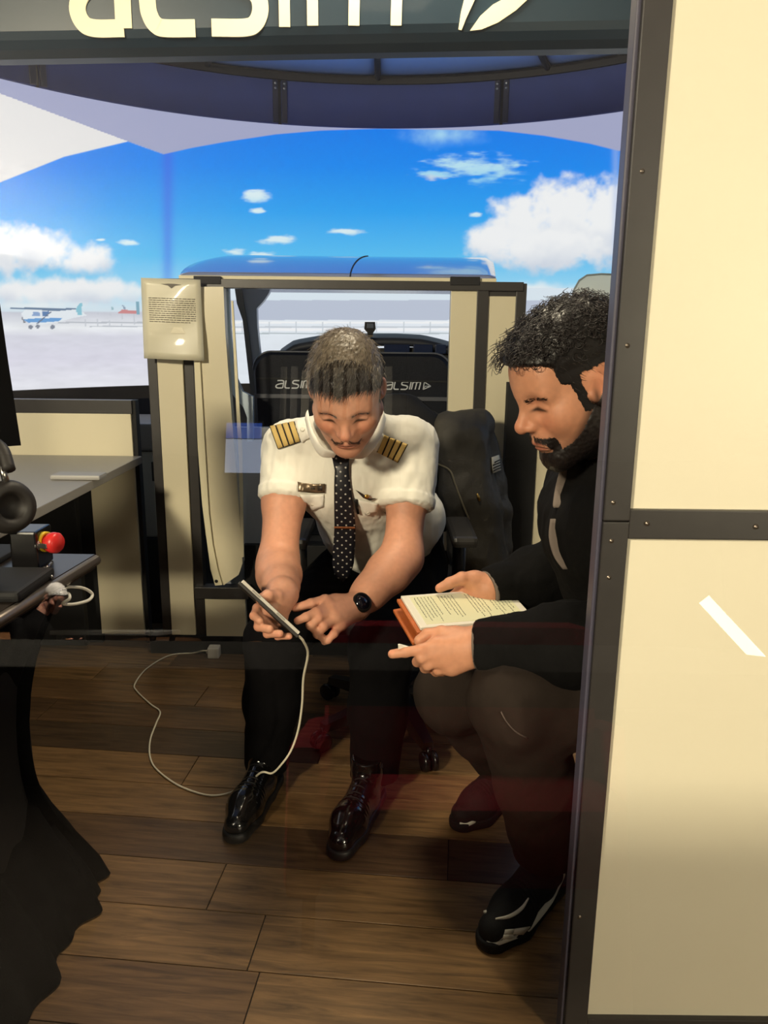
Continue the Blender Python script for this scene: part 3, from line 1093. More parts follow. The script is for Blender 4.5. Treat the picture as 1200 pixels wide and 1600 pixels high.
# pale translucent board behind the seated man in black
acr = bpy.data.materials.new('frosted_acrylic')
acr.use_nodes = True
nb = acr.node_tree.nodes['Principled BSDF']
nb.inputs['Base Color'].default_value = srgb(226, 232, 226)
nb.inputs['Roughness'].default_value = 0.5
nb.inputs['Alpha'].default_value = 0.72
t = thing('acrylic_board', 'pale frosted board with a rounded corner above the dark-haired man', 'board', (at(950, 540, 2.9)[0], 2.9, 0.9))
bp_ = [(893, 470), (897, 452), (905, 438), (917, 430), (940, 428), (1010, 431), (1030, 640), (893, 640), (890, 520)]
flat(bp_, 2.9, 0.006).build('sheet', acr, t)
MB().tube([at(u, v, 2.898) for u, v in bp_[:6]], 0.003, 6).build('rim', mat('grey_rim', srgb(140, 150, 150), rough=0.4), t)
MB().box((at(893, 640, 2.88)[0], 2.88, 0.0), (at(1030, 640, 2.88)[0], 2.93, at(900, 634, 2.9)[2]), 0.004).build('stand', BLACKM, t)

# ------------------------------------------------------------------ typed notice in a plastic sleeve on the cockpit frame
nt_ = thing('notice', 'typed sheet in a clear plastic sleeve taped to the cockpit column', 'notice', (at(268, 560, YC - 0.05)[0], YC - 0.05, at(268, 563, YC)[2]))
def page(u, v, Yo=0.0):
    return at(u, v, YC - 0.05 + Yo)
c4 = [(220, 434), (313, 437), (319, 564), (225, 560)]
G_ = []
for i in range(13):
    s = i / 12
    row = []
    for j in range(11):
        t = j / 10
        u = lerp(lerp(c4[0][0], c4[1][0], t), lerp(c4[3][0], c4[2][0], t), s)
        v = lerp(lerp(c4[0][1], c4[1][1], t), lerp(c4[3][1], c4[2][1], t), s)
        row.append(page(u, v, -0.012 * math.sin(t * 3.1) * s - 0.008 * s * s + 0.004 * math.sin(7 * s + 5 * t)))
    G_.append(row)
G_ = np.array(G_)
MB().grid(G_, True, (0, 0.0015, 0)).build('sheet', mat('notice_paper', srgb(226, 220, 196), rough=0.4, var=0.03, scale=12, coat=0.12), nt_)
def onpage(s, t):
    i, j = min(int(s * 12), 11), min(int(t * 10), 9)
    a, b = s * 12 - i, t * 10 - j
    return lerp(lerp(G_[i, j], G_[i, j + 1], b), lerp(G_[i + 1, j], G_[i + 1, j + 1], b), a) + np.array([0, -0.0015, 0])
INK = mat('grey_ink', srgb(120, 114, 104), rough=0.7)
r2 = random.Random(8)
for k in range(12):
    s = 0.245 + k * 0.0265
    m = MB()
    t = 0.12
    end = 0.9 if k < 11 else 0.8
    while t < end:
        w = r2.uniform(0.03, 0.09)
        m.tube([onpage(s, t), onpage(s, min(t + w, end))], 0.0011, 4)
        t += w + 0.014
    m.build('text_line', INK, nt_)
m = MB()
m.prism([onpage(0.07, 0.34), onpage(0.062, 0.46), onpage(0.062, 0.56), onpage(0.07, 0.68), onpage(0.085, 0.57), onpage(0.12, 0.51), onpage(0.085, 0.45)], (0, -0.001, 0))
m.build('wings_emblem', INK, nt_)
m = MB()
m.prism([onpage(0.60, 0.52), onpage(0.60, 0.66), onpage(0.675, 0.72), onpage(0.675, 0.46)], (0, -0.0008, 0))
m.build('stamp', mat('pale_stamp', srgb(240, 232, 205), rough=0.4), nt_)

# ------------------------------------------------------------------ instructor side: beige panels, printer, desk, console
pw = thing('side_partition', 'beige laminate partition under the left of the screen', 'partition', (-1.3, 2.84, 0))
MB().box((-1.9, 2.84, 0.735), (at(205, 660, 2.84)[0], 2.87, 0.905), 0.002).build('panel', BEIGE, pw)
MB().box((at(143, 780, 2.84)[0], 2.84, 0.04), (at(205, 660, 2.84)[0], 2.87, 0.735), 0.002).build('panel', BEIGE, pw)
MB().box((-1.9, 2.846, 0.0), (at(143, 780, 2.84)[0], 2.87, 0.735), 0.002).build('void_shade_sheet', BLACKM, pw)  # dark sheet in place of the shaded void under the desk
MB().box((-1.9, 2.842, 0.905), (at(207, 660, 2.84)[0], 2.88, 0.955), 0.002).build('top_rail', BLACKF, pw)
MB().box((at(205, 660, 2.84)[0] + 0.001, 2.85, 0.0), (at(212, 660, 2.84)[0], 2.89, 0.955), 0.002).build('end_post', BLACKM, pw)

pr = thing('printer', 'boxy grey and white office printer between the beige partition and the cockpit column', 'printer', (-1.08, 3.1, 0.0))
a, b = at(196, 705, 3.08), at(258, 840, 3.08)
MB().box((a[0] - 0.12, 3.08, b[2]), (b[0], 3.42, a[2]), 0.008).build('body', GREYP, pr)
MB().box((a[0] - 0.13, 3.06, a[2] + 0.004), (b[0] + 0.005, 3.44, at(200, 662, 3.06)[2]), 0.01).build('lid', mat('dark_grey_plastic', srgb(104, 101, 100), rough=0.5), pr)
slab(238, 712, 256, 836, 3.07, 0.012, 0.003).build('front_cover', WHITEP, pr)
slab(236, 722, 256, 752, 3.062, 0.01, 0.002).build('paper_tray', BLACKM, pr)
slab(213, 808, 224, 838, 3.068, 0.014, 0.002).build('vent', BLACKM, pr)
slab(242, 698, 250, 701, 3.05, 0.012, 0.001).build('button', BLACKM, pr)
MB().box((a[0] - 0.14, 3.06, 0.0), (b[0] + 0.02, 3.46, b[2] - 0.001), 0.004).build('pedestal', BLACKM, pr)

dk = thing('desk', 'grey desk running along the left wall towards the beige partition', 'desk', (-1.2, 2.3, 0))
DG = mat('grey_desk_top', srgb(150, 145, 138), rough=0.35, var=0.02)
MB().box((-1.75, 1.72, 0.722), (-0.905, 2.835, 0.75), 0.003).build('desk_top', DG, dk)
MB().box((-1.70, 1.76, 0.0), (-1.64, 1.82, 0.72), 0.002).build('leg', BLACKM, dk)
MB().box((-1.70, 2.70, 0.0), (-1.64, 2.76, 0.72), 0.002).build('leg', BLACKM, dk)
MB().box((-1.7, 2.765, 0.02), (-1.14, 2.80, 0.72), 0.002).build('modesty_panel', BLACKM, dk)
p = az(92, 748, 0.751)
kb = tag(MB().box((p[0] - 0.02, p[1] - 0.02, 0.7505), (p[0] + 0.135, p[1] + 0.05, 0.766), 0.006).build('keyboard', mat('pale_grey_plastic', srgb(170, 168, 166), rough=0.45), None),
         'slim pale grey keyboard lying at the end of the grey desk', 'keyboard')

ZC = 0.75
cs = thing('console', 'black console desk with a metal edge in the left foreground', 'console', (-1.0, 1.3, 0))
ce = az(148, 866, ZC)
cn = az(0, 946, ZC)
MB().prism([(ce[0], ce[1], ZC - 0.03), (cn[0] - 0.01, 0.95, ZC - 0.03), (-1.7, 0.95, ZC - 0.03), (-1.7, ce[1] + 0.02, ZC - 0.03)], (0, 0, 0.03)).build('console_top', mat('dark_brown_gloss', srgb(46, 40, 36), rough=0.3), cs)
MB().tube([(ce[0] + 0.002, ce[1], ZC - 0.012), (cn[0] - 0.006, 0.95, ZC - 0.012)], 0.011, 8).build('metal_edge', mat('dull_metal', srgb(128, 118, 110), rough=0.35, metal=0.7), cs)
MB().box((-1.66, 1.0, 0.0), (ce[0] - 0.12, ce[1] - 0.1, ZC - 0.031), 0.004).build('cabinet', BLACKM, cs)
# emergency stop on a small black box, key switch beside it
eb = thing('emergency_stop', 'red mushroom stop button on a yellow ring, above the black console', 'button', (at(60, 850, 1.45)[0], 1.45, ZC))
c0 = at(66, 846, 1.45)
MB().box((c0[0] - 0.05, 1.42, ZC + 0.0005), (c0[0] + 0.002, 1.49, c0[2] + 0.026), 0.004).build('switch_box', BLACKG, eb)
ax = np.array([0.95, -0.3, 0.0])
ax /= np.linalg.norm(ax)
ring = MB().lathe([(0.020, 0.0), (0.020, 0.006), (0.014, 0.007), (0.014, 0.0)], c0 + np.array([0.003, -0.0, 0]), ax, 28).build('yellow_ring', mat('safety_yellow', srgb(230, 196, 40), rough=0.45), eb)
MB().lathe([(0.012, 0.004), (0.012, 0.016), (0.019, 0.019), (0.0205, 0.025), (0.0205, 0.034), (0.017, 0.039), (0.001, 0.041)], c0, ax, 28).build('red_button', mat('signal_red', srgb(214, 46, 44), rough=0.35), eb)
k0 = at(56, 852, 1.43)
ks = MB().lathe([(0.009, 0), (0.009, 0.006), (0.006, 0.008), (0.001, 0.008)], k0, ax, 18).build('key_switch', STEEL, eb)
MB().obox(k0 + ax * 0.016, ax, np.cross(ax, (0, 0, 1)), (0, 0, 1), (0.01, 0.0015, 0.005), 0.001).build('key', STEEL, ks)
for i, (u, v, du, dv) in enumerate([(61, 883, 10, -6), (66, 892, 8, 8), (72, 888, 8, -8), (76, 895, 5, 7)]):
    a, b = az(u, v, ZC + 0.006), az(u + du, v + dv, ZC + 0.006)
    m = MB()
    m.tube([a, b], 0.0032, 6)
    m.lathe([(0.006, 0), (0.006, 0.004), (0.002, 0.005)], az(u, v, ZC + 0.002), (0, 0, 1), 10)
    tag(m.build('toggle_switch', STEEL, None), ['small steel toggle switch on the console nearest the stop button', 'small steel toggle switch on the console, second from the stop button',
        'small steel toggle switch on the console, third from the stop button', 'small steel toggle switch on the console, nearest its metal edge'][i], 'switch', 'toggle switches on the console')
# headset standing on the console at the picture's edge
hs = thing('headset', 'black pilot headset with round ear cups on the console at the far left', 'headset', (at(15, 800, 1.35)[0], 1.35, ZC))
for s, (u, v, Y) in enumerate([(14, 792, 1.27), (-40, 800, 1.36)]):
    c = at(u, v, Y)
    MB().lathe([(0.030, -0.03), (0.043, -0.02), (0.046, 0.0), (0.042, 0.012), (0.03, 0.018), (0.022, 0.012), (0.02, 0.004), (0.001, 0.002)], c, (0.75, -0.62, 0.1), 32).build('ear_cup', mat('soft_black', srgb(34, 30, 28), rough=0.6), hs)
    MB().tube([c + np.array([0, 0, 0.04]), c + np.array([-0.005, 0.0, 0.07])], 0.006, 8).build('yoke', STEEL, hs)
a, b = at(14, 735, 1.27), at(-40, 740, 1.36)
MB().tube(spline([a, a + (-0.02, 0.02, 0.035), (a + b) / 2 + (-0.01, 0, 0.055), b + (0, -0.01, 0.035), b], 24), 0.011, 10).build('headband', mat('soft_black', None), hs)
p = at(10, 840, 1.27)
MB().box((p[0] - 0.12, 1.23, ZC + 0.0005), (p[0] + 0.03, 1.38, ZC + 0.02), 0.008).build('stand', BLACKM, hs)
# monitor seen from behind at the frame's edge
mo = thing('monitor', 'black flat monitor seen edge-on at the far left, above the console', 'monitor', (at(5, 700, 1.5)[0] - 0.2, 1.5, ZC))
q = [at(0, 474, 1.5), at(13, 566, 1.5), at(33, 696, 1.5), at(-120, 706, 1.5), at(-190, 440, 1.5)]
MB().prism(q, (-0.02, 0.035, 0)).build('housing', VBLACK, mo)
b = at(-80, 690, 1.5)
MB().box((b[0] - 0.04, 1.5, ZC + 0.012), (b[0] + 0.04, 1.53, b[2] + 0.05), 0.006).build('stand', BLACKM, mo)
MB().box((b[0] - 0.1, 1.44, ZC + 0.0005), (b[0] + 0.1, 1.56, ZC + 0.013), 0.004).build('foot', BLACKM, mo)
# cloth skirt of the console
path = [(-0.63, 0.9), (-0.63, 1.1), (-0.62, 1.3), (-0.615, 1.45), (-0.66, 1.52), (-0.85, 1.535), (-1.1, 1.535), (-1.4, 1.535)]
P0 = spline([(x, y, 0) for x, y in path], 120)
rows = []
T_, _, _ = frames(P0)
for z in np.linspace(0.005, ZC - 0.034, 14):
    f = 1 - z / ZC
    out = np.stack([T_[:, 1], -T_[:, 0], 0 * T_[:, 0]], 1)
    s = np.arange(120) * 0.32
    amp = 0.008 + 0.014 * f
    off = -0.13 * math.sin(math.pi * min(1, f * 1.02)) ** 1.3 + 0.02 * f ** 3 + amp * (np.sin(s) * 0.6 + 0.4 * np.sin(2.3 * s + 1)) - 0.015
    R_ = P0 + out * off[:, None]
    R_[:, 2] = z
    rows.append(R_)
sk = MB().grid(np.array(rows), True).build('console_skirt', CLOTHB, None)
tag(sk, 'long black cloth skirt hanging from the console down to the floor', 'cloth')
md = sk.modifiers.new('solid', 'SOLIDIFY')
md.thickness = 0.003
# white cable with its plug hanging under the console edge
m = MB()
cab = [at(70, 905, 1.44), at(82, 915, 1.42), at(96, 918, 1.42), at(110, 917, 1.43), at(130, 919, 1.46), at(144, 928, 1.48), at(138, 938, 1.46), at(115, 944, 1.42), at(98, 943, 1.40), at(108, 936, 1.40), at(107, 928, 1.41), at(95, 924, 1.42)]
tag(m.tube(spline(cab, 80), 0.0032, 8).build('coiled_cable', WHITEP, None), 'white cable coiled below the metal edge of the console', 'cable')
pl = thing('cable_plug', 'small white plug on the coiled cable under the console', 'plug', at(98, 904, 1.42))
c = at(98, 905, 1.42)
MB().box(c - 0.011, c + np.array([0.013, 0.008, 0.01]), 0.004).build('plug_body', WHITEP, pl)
for s in (-1, 1):
    MB().box(c + np.array([-0.02, s * 0.005 - 0.001, -0.002]), c + np.array([-0.01, s * 0.005 + 0.001, 0.002])).build('prong', STEEL, pl)
# white power adapter at the cockpit's foot, its charging cable to the tablet
ad = thing('power_adapter', 'white block charger on the floor at the foot of the cockpit', 'charger', az(335, 1014, 0.0))
c = az(335, 1026, 0.0)
MB().box((c[0] - 0.022, c[1] - 0.022, 0.0), (c[0] + 0.022, c[1] + 0.022, 0.042), 0.006).build('charger_body', WHITEP, ad)
MB().box((c[0] - 0.03, c[1] - 0.006, 0.014), (c[0] - 0.0215, c[1] + 0.006, 0.026), 0.002).build('cable_socket', WHITEP, ad)
fl = [(321, 1014, .018), (302, 1020, .004), (265, 1024, .004), (230, 1044, .004), (211, 1068, .004), (214, 1080, .004), (235, 1100, .004), (250, 1112, .004), (244, 1130, .004), (235, 1155, .004), (234, 1180, .004), (243, 1200, .004), (270, 1222, .004), (300, 1236, .004), (330, 1243, .004), (358, 1239, .006)]
cab = [at(325, 1017, 2.715), at(316, 1017, 2.71)] + [az(*q) for q in fl[1:]] + [at(385, 1226, 1.80), at(408, 1207, 1.74), at(425, 1208, 1.72), at(440, 1194, 1.70), at(455, 1172, 1.69), at(466, 1140, 1.67), at(472, 1100, 1.64), at(474, 1060, 1.60), at(481, 1022, 1.54), at(474, 1002, 1.485), at(467, 994, 1.47)]
tag(MB().tube(spline(cab, 220), 0.0026, 8).build('charging_cable', mat('cream_cable', srgb(232, 224, 200), rough=0.45), None),
    'long cream charging cable looping over the floor up to the tablet', 'cable')

# ------------------------------------------------------------------ people: shared builders
from mathutils.bvhtree import BVHTree


def V3(*a):
    return np.array(a, float)


def unit(v):
    v = np.asarray(v, float)
    return v / np.linalg.norm(v)


def bvh_of(V, Q):
    return BVHTree.FromPolygons([tuple(map(float, v)) for v in V], [tuple(map(int, q)) for q in Q])


def on_surf(b, u, v, off=0.002):
    """Point of the surface b that the photograph shows at (u, v), lifted by off; and the surface normal."""
    d = Vector(ray(u, v)).normalized()
    loc, nrm, _, _ = b.ray_cast(Vector((0, 0, H)), d)
    if loc is None:
        o = Vector((0, 0, H))
        best = min((b.find_nearest(o + d * k)[:2] + (k,) for k in np.arange(1.2, 2.7, 0.05)), key=lambda q: (q[0] - (o + d * q[2])).length)
        loc, nrm = best[0], best[1]
    nrm = Vector(nrm)
    if nrm.dot(d) > 0:
        nrm = -nrm
    return np.array(loc + nrm * off), np.array(nrm)


def head_frame(pos, fwd_pitch, yaw_dir, roll=0.0):
    """Rotation whose columns are the head's own axes: across, forward, up."""
    yx, yy = yaw_dir
    c, s = math.cos(fwd_pitch), math.sin(fwd_pitch)
    f = V3(yx * c, yy * c, -s)
    u = V3(yx * s, yy * s, c)
    x = np.cross(f, u)
    cr, sr = math.cos(roll), math.sin(roll)
    x, u = cr * x + sr * u, -sr * x + cr * u
    return np.array([x, f, u]).T


def make_head(neck, neck_r, h=0.0021, wide=1.0, jaw=1.0, nose=1.0, ear=0.0):
    """Head in its own axes (across, forward, up; the eyes near z = 0) with its neck down to the point given."""
    fl = Field((-0.105, -0.135, -0.19), (0.105, 0.15, 0.155), h)
    fl.ell((0, -0.018, 0.040), (0.077 * wide, 0.096, 0.085), 0.03)
    fl.ell((0, 0.012, -0.026), (0.066 * wide, 0.074, 0.094), 0.035)
    for s in (-1, 1):
        fl.cone((s * 0.052 * jaw, -0.012, -0.060), (s * 0.016, 0.062, -0.100), 0.024, 0.020, 0.03)
        fl.ball((s * 0.040 * wide, 0.052, -0.026), 0.026, 0.03)
        fl.cone((s * 0.010, 0.083, 0.019), (s * 0.044, 0.069, 0.019), 0.0105, 0.0095, 0.02)
    fl.ball((0, 0.068, -0.104), 0.019, 0.022)
    fl.ell((0, 0.062, 0.048), (0.055, 0.030, 0.042), 0.03)
    for s in (-1, 1):
        fl.ball((s * 0.0345, 0.096, 0.003), 0.0155, 0.018, 'sub')
        fl.ell((s * 0.0315, 0.0705, 0.002), (0.0145, 0.0120, 0.0110), 0.006)
        fl.cone((s * 0.019, 0.082, -0.0030), (s * 0.045, 0.076, -0.0025), 0.0024, 0.0020, 0.006)
    fl.cone((0, 0.084, 0.014), (0, 0.106 * nose, -0.024), 0.0075, 0.0098, 0.012)
    fl.ball((0, 0.107 * nose, -0.028), 0.0108, 0.010)
    for s in (-1, 1):
        fl.cone((s * 0.010, 0.082, 0.006), (s * 0.014, 0.086, -0.022), 0.0085, 0.0085, 0.014)
    for s in (-1, 1):
        fl.ell((s * 0.0120, 0.095 * nose, -0.032), (0.0072, 0.0105, 0.0070), 0.007)
        fl.ell((s * 0.0065, 0.103 * nose, -0.0398), (0.0032, 0.0055, 0.004), 0.003, 'sub')
    fl.ell((0, 0.082, -0.058), (0.027, 0.016, 0.021), 0.016)
    fl.cone((-0.023, 0.083, -0.0725), (0.0, 0.0950, -0.0625), 0.0035, 0.0056, 0.005)
    fl.cone((0.023, 0.083, -0.0725), (0.0, 0.0950, -0.0625), 0.0035, 0.0056, 0.005)
    fl.cone((-0.018, 0.0855, -0.0735), (0.018, 0.0855, -0.0735), 0.0050, 0.0050, 0.006)
    fl.ell((0, 0.0900, -0.0730), (0.014, 0.0065, 0.006), 0.006)
    for s in (-1, 1):
        fl.cone((s * 0.025, 0.086, -0.0750), (0, 0.1010, -0.0676), 0.0011, 0.0018, 0.002, 'sub')
    for s in (-1, 1):
        e = s * (0.079 * wide)
        a = math.radians(24) * s
        R = np.array([[math.cos(a), -math.sin(a), 0], [math.sin(a), math.cos(a), 0], [0, 0, 1.0]])
        R = R @ np.array(Matrix.Rotation(math.radians(-12), 3, 'X'))
        fl.ell((e, -0.020 + ear, -0.004), (0.0065, 0.019, 0.032), 0.006, 'add', R)
        fl.ell((e + s * 0.006, -0.016 + ear, -0.001), (0.005, 0.011, 0.019), 0.005, 'sub', R)
        fl.cone((e - s * 0.004, -0.004 + ear, -0.008), (e - s * 0.002, -0.006 + ear, -0.016), 0.0045, 0.004, 0.006)
    fl.cone((0, -0.030, -0.055), neck, 0.056, neck_r, 0.03)
    V, Q = fl.mesh()
    V = relax(V, Q, 1)
    return V, Q, vert_normals(V, Q)


YB1 = ([-0.08, -0.05, -0.034, -0.030, -0.012, 0.0, 0.022, 0.034, 0.050, 0.066, 0.078, 0.10, 0.2],
       [-0.075, -0.052, -0.046, 0.000, 0.006, 0.010, 0.012, 0.020, 0.038, 0.060, 0.082, 0.14, 0.2])
YB2 = ([-0.08, -0.05, -0.034, -0.030, -0.012, 0.0, 0.022, 0.028, 0.045, 0.058, 0.066, 0.074, 0.10, 0.2],
       [-0.075, -0.052, -0.030, 0.022, 0.026, 0.028, 0.032, 0.046, 0.048, 0.049, 0.062, 0.084, 0.14, 0.2])


def hair_mask(V, peak=0.012, line=YB1, low=-0.062, ear=0.0):
    x, y, z = np.abs(V[:, 0]), V[:, 1], V[:, 2]
    yb = np.interp(z, *line)
    yb = yb + peak * np.clip(1 - x / 0.022, 0, 1) * (z > 0.05)
    m = np.clip((yb - y) / 0.008 + 0.5, 0, 1) * np.clip((z - low) / 0.008, 0, 1)
    er = (x > 0.0735) & (y > -0.045 + ear) & (y < 0.004 + ear) & (z < 0.034) & (z > -0.045)
    return np.where(er, 0, m)


def shell(V, Q, N, m, thick, base=-0.0012, lim=0.02):
    keep = (m[Q] > lim).all(1)
    Q2 = Q[keep]
    used = np.unique(Q2)
    mp = np.full(len(V), -1)
    mp[used] = np.arange(len(used))
    t = np.broadcast_to(thick, (len(V),))
    return (V + N * (base + t * np.sqrt(np.clip(m, 0, 1)))[:, None])[used], mp[Q2], used


def join_arrays(parts):
    Vs, Qs, Cs, o = [], [], [], 0
    for V, Q, c in parts:
        Vs.append(V)
        Qs.append(np.asarray(Q) + o)
        Cs.append(np.broadcast_to(c, (len(V), 3)))
        o += len(V)
    return np.concatenate(Vs), np.concatenate(Qs), np.concatenate(Cs)


def blend(c, tgt, w):
    return c * (1 - w[:, None]) + np.asarray(tgt)[:3] * w[:, None]


def gauss(V, c, r):
    d = (V - np.array(c)) / np.array(r)
    return np.exp(-(d * d).sum(1))


def face_colour(V, skin, lip, stubble, beard=0.0):
    """Colour of the skin itself: rosy cheeks, nose and lips, lids, shaved or stubbled jaw."""
    S = np.array(srgb(*skin)[:3])
    c = np.tile(S, (len(V), 1))
    A = V * np.array([1, 1, 1])
    A[:, 0] = np.abs(A[:, 0])
    rosy = S * np.array([1.08, 0.78, 0.74])
    c = blend(c, rosy, 0.55 * gauss(A, (0.04, 0.07, -0.03), (0.022, 0.04, 0.02)))
    c = blend(c, rosy, 0.6 * gauss(A, (0, 0.11, -0.028), (0.014, 0.02, 0.014)))
    c = blend(c, rosy, 0.6 * gauss(A, (0.08, -0.02, -0.004), (0.012, 0.03, 0.04)))
    if stubble:
        y, z = V[:, 1], V[:, 2]
        w = np.clip((-0.040 - z) / 0.02, 0, 1) * np.clip((z + 0.135) / 0.015, 0, 1) * np.clip((y + 0.03) / 0.03, 0, 1)
        c = blend(c, S * np.array([0.55, 0.55, 0.6]), stubble * w)
    lw = gauss(A, (0.004, 0.092, -0.0630), (0.020, 0.012, 0.0042)) + gauss(A, (0.004, 0.092, -0.0738), (0.016, 0.012, 0.0046))
    c = blend(c, srgb(*lip), np.clip(lw, 0, 0.6))
    c = blend(c, np.array(srgb(60, 26, 22)), 0.85 * np.exp(-((V[:, 2] + 0.0676 + 0.30 * A[:, 0]) / 0.0014) ** 2) * (A[:, 0] < 0.026) * (V[:, 1] > 0.06))
    # lash line of the lowered lids and the shadow-coloured crease of the lid
    zl = -0.0022 - 14.0 * (A[:, 0] - 0.032) ** 2 - 0.15 * (A[:, 0] - 0.032)
    lash = np.exp(-((A[:, 2] - zl) / (0.0029 + 0.0014 * np.exp(-((A[:, 0] - 0.032) / 0.006) ** 2))) ** 2) * np.exp(-((A[:, 0] - 0.032) / 0.0135) ** 4) * (V[:, 1] > 0.055)
    c = blend(c, np.array(srgb(34, 22, 18)), 0.95 * np.clip(lash * 1.2, 0, 1))
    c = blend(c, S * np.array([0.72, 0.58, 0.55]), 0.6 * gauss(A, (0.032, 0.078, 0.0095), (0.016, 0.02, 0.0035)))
    return c


def tufts(V, N, w, n, length, rad, col, direction, seed, spread=0.35, lift=0.5, m=5):
    """n tapered hairs rooted on surface points with weight w; direction(p) gives the comb."""
    rg = np.random.default_rng(seed)
    idx = rg.choice(len(V), n, p=w / w.sum())
    P, Nn = V[idx], N[idx]
    D = direction(P)
    D = D - Nn * (D * Nn).sum(1)[:, None] * 0.9
    D = D / (np.linalg.norm(D, axis=1)[:, None] + 1e-9)
    D = D + spread * rg.normal(size=D.shape)
    L = length * rg.uniform(0.6, 1.25, n)
    t = np.linspace(0, 1, m)
    bend = lift * t - lift * 0.9 * t ** 2
    path = P[:, None] - 0.001 * Nn[:, None] + L[:, None, None] * (t[None, :, None] * D[:, None] * 0.9 + bend[None, :, None] * Nn[:, None])
    Vs, Qs = strands(path, rad * (1 - 0.85 * t), 3)
    col = np.asarray(col)
    k = rg.integers(0, len(col), n)
    cc = np.repeat(col[k] * rg.uniform(0.7, 1.25, (n, 1)), m * 3, axis=0)
    return Vs, Qs, cc


def digit(fl, pts, r0, r1, k=0.0025, kb=0.009):
    """A finger: joints along pts, tapering from r0 to r1."""
    n = len(pts)
    for i in range(n - 1):
        a = r0 + (r1 - r0) * i / (n - 1)
        b = r0 + (r1 - r0) * (i + 1) / (n - 1)
        fl.cone(pts[i], pts[i + 1], a, b, kb if i == 0 else k)
        if 0 < i:
            fl.ball(pts[i], a * 1.05, 0.003)


def nail_colour(V, c, tips, S):
    for p, d, r in tips:
        w = np.exp(-(((V - (p + d * r * 0.8)) / (r * 0.75)) ** 2).sum(1) ** 2)
        c = blend(c, np.array(S) * np.array([1.12, 0.95, 0.92]) + 0.03, 0.8 * w)
    return c


def hand_skin(V, skin, knuckles, tips=()):
    S = np.array(srgb(*skin)[:3])
    c = np.tile(S, (len(V), 1))
    for p in knuckles:
        c = blend(c, S * np.array([1.02, 0.74, 0.68]), 0.55 * np.exp(-(((V - p) / 0.010) ** 2).sum(1)))
    return nail_colour(V, c, tips, S)


def fold(V, Q, amp, sc, seed, stretch=(1, 1, 1), oct=3):
    """Cloth folds: push the surface along its normals by ridged noise."""
    N = vert_normals(V, Q)
    n = fbm(V * np.array(stretch), sc, seed, oct)
    r = 1 - 2 * np.abs(n)
    return V + N * (amp * r)[:, None]


SKIN = mat('skin', None, rough=0.48, attr=True, var=0.06, scale=90, bump=0.12, bscale=900, sss=0.12, spec=0.4)
HAIR = mat('hair', None, rough=0.45, attr=True, var=0.2, scale=120, spec=0.45)


def skin_mesh(name, parts, parent):
    V, Q, c = join_arrays(parts)
    return link_mesh(name, raw_mesh(name, V, Q, True, c), SKIN, parent)


def hair_mesh(name, parts, parent):
    V, Q, c = join_arrays(parts)
    return link_mesh(name, raw_mesh(name, V, Q, True, c), HAIR, parent)


def cloth(name, V, Q, m, parent):
    return link_mesh(name, raw_mesh(name, V, Q, True), m, parent)


def quadrify(V, T):
    return V, np.concatenate([T, T[:, 2:3]], 1) if T.shape[1] == 3 else T


def shoe(toe, heel, ankle, name, parent, leather, solem, side=1, h=0.0035, wide=1.0):
    """A shoe from heel to toe on the floor, its opening round the ankle."""
    f = unit((toe - heel) * V3(1, 1, 0))
    L = np.linalg.norm((toe - heel)[:2])
    s = np.cross(f, V3(0, 0, 1))
    P = lambda x, y, z: heel * V3(1, 1, 0) + f * (x * L) + s * (y * wide) + V3(0, 0, z)
    pts = np.array([P(0, -.06, 0), P(1, .06, .14), P(0, .06, 0), P(1, -.06, .14)])
    lo, hi = pts.min(0) - 0.03, pts.max(0) + 0.03
    fl = Field(np.minimum(lo, ankle - 0.08), np.maximum(hi, ankle + 0.08), h)
    up = (V3(0, 0, 1), 1.0)
    fl.cone(P(.12, 0, .050), P(.36, 0, .052), .034, .038, .02)
    fl.cone(P(.36, 0, .050), P(.68, side * .004, .040), .040, .043, .02)
    fl.cone(P(.68, side * .004, .040), P(.88, 0, .034), .043, .031, .02)
    fl.cone(P(.40, 0, .085), P(.68, 0, .052), .026, .026, .02)
    fl.cone(P(.15, 0, .08), P(.26, 0, .105), .034, .038, .02)
    fl.cone(P(.24, 0, .10), ankle, .037, .040, .02)
    fl.cut(P(.5, 0, .022), (0, 0, -1), 0.003)
    fl.cut(ankle, unit(ankle - P(.22, 0, .07)), 0.003)
    V, Q = fl.mesh()
    V = relax(V, Q, 1)
    x = ((V - heel) @ f) / L
    N = vert_normals(V, Q)
    crease = np.exp(-((x - 0.60) / 0.05) ** 2) * (np.sin(x * 150) * 0.0014) * (V[:, 2] > 0.045)
    V = V + N * crease[:, None]
    o = cloth(name, V, Q, leather, parent)
    so = Field(lo, hi, h)
    so.cone(P(.12, 0, .014), P(.34, 0, .014), .038, .039, .01)
    so.cone(P(.34, 0, .014), P(.68, side * .004, .014), .039, .047, .01)
    so.cone(P(.68, side * .004, .014), P(.885, 0, .014), .047, .035, .01)
    so.cut(P(.5, 0, .026), (0, 0, 1), 0.003)
    so.cut(P(.5, 0, .0008), (0, 0, -1), 0.003)
    Vs, Qs = so.mesh()
    cloth('sole', Vs, Qs, solem, o)
    return o, V, Q, P

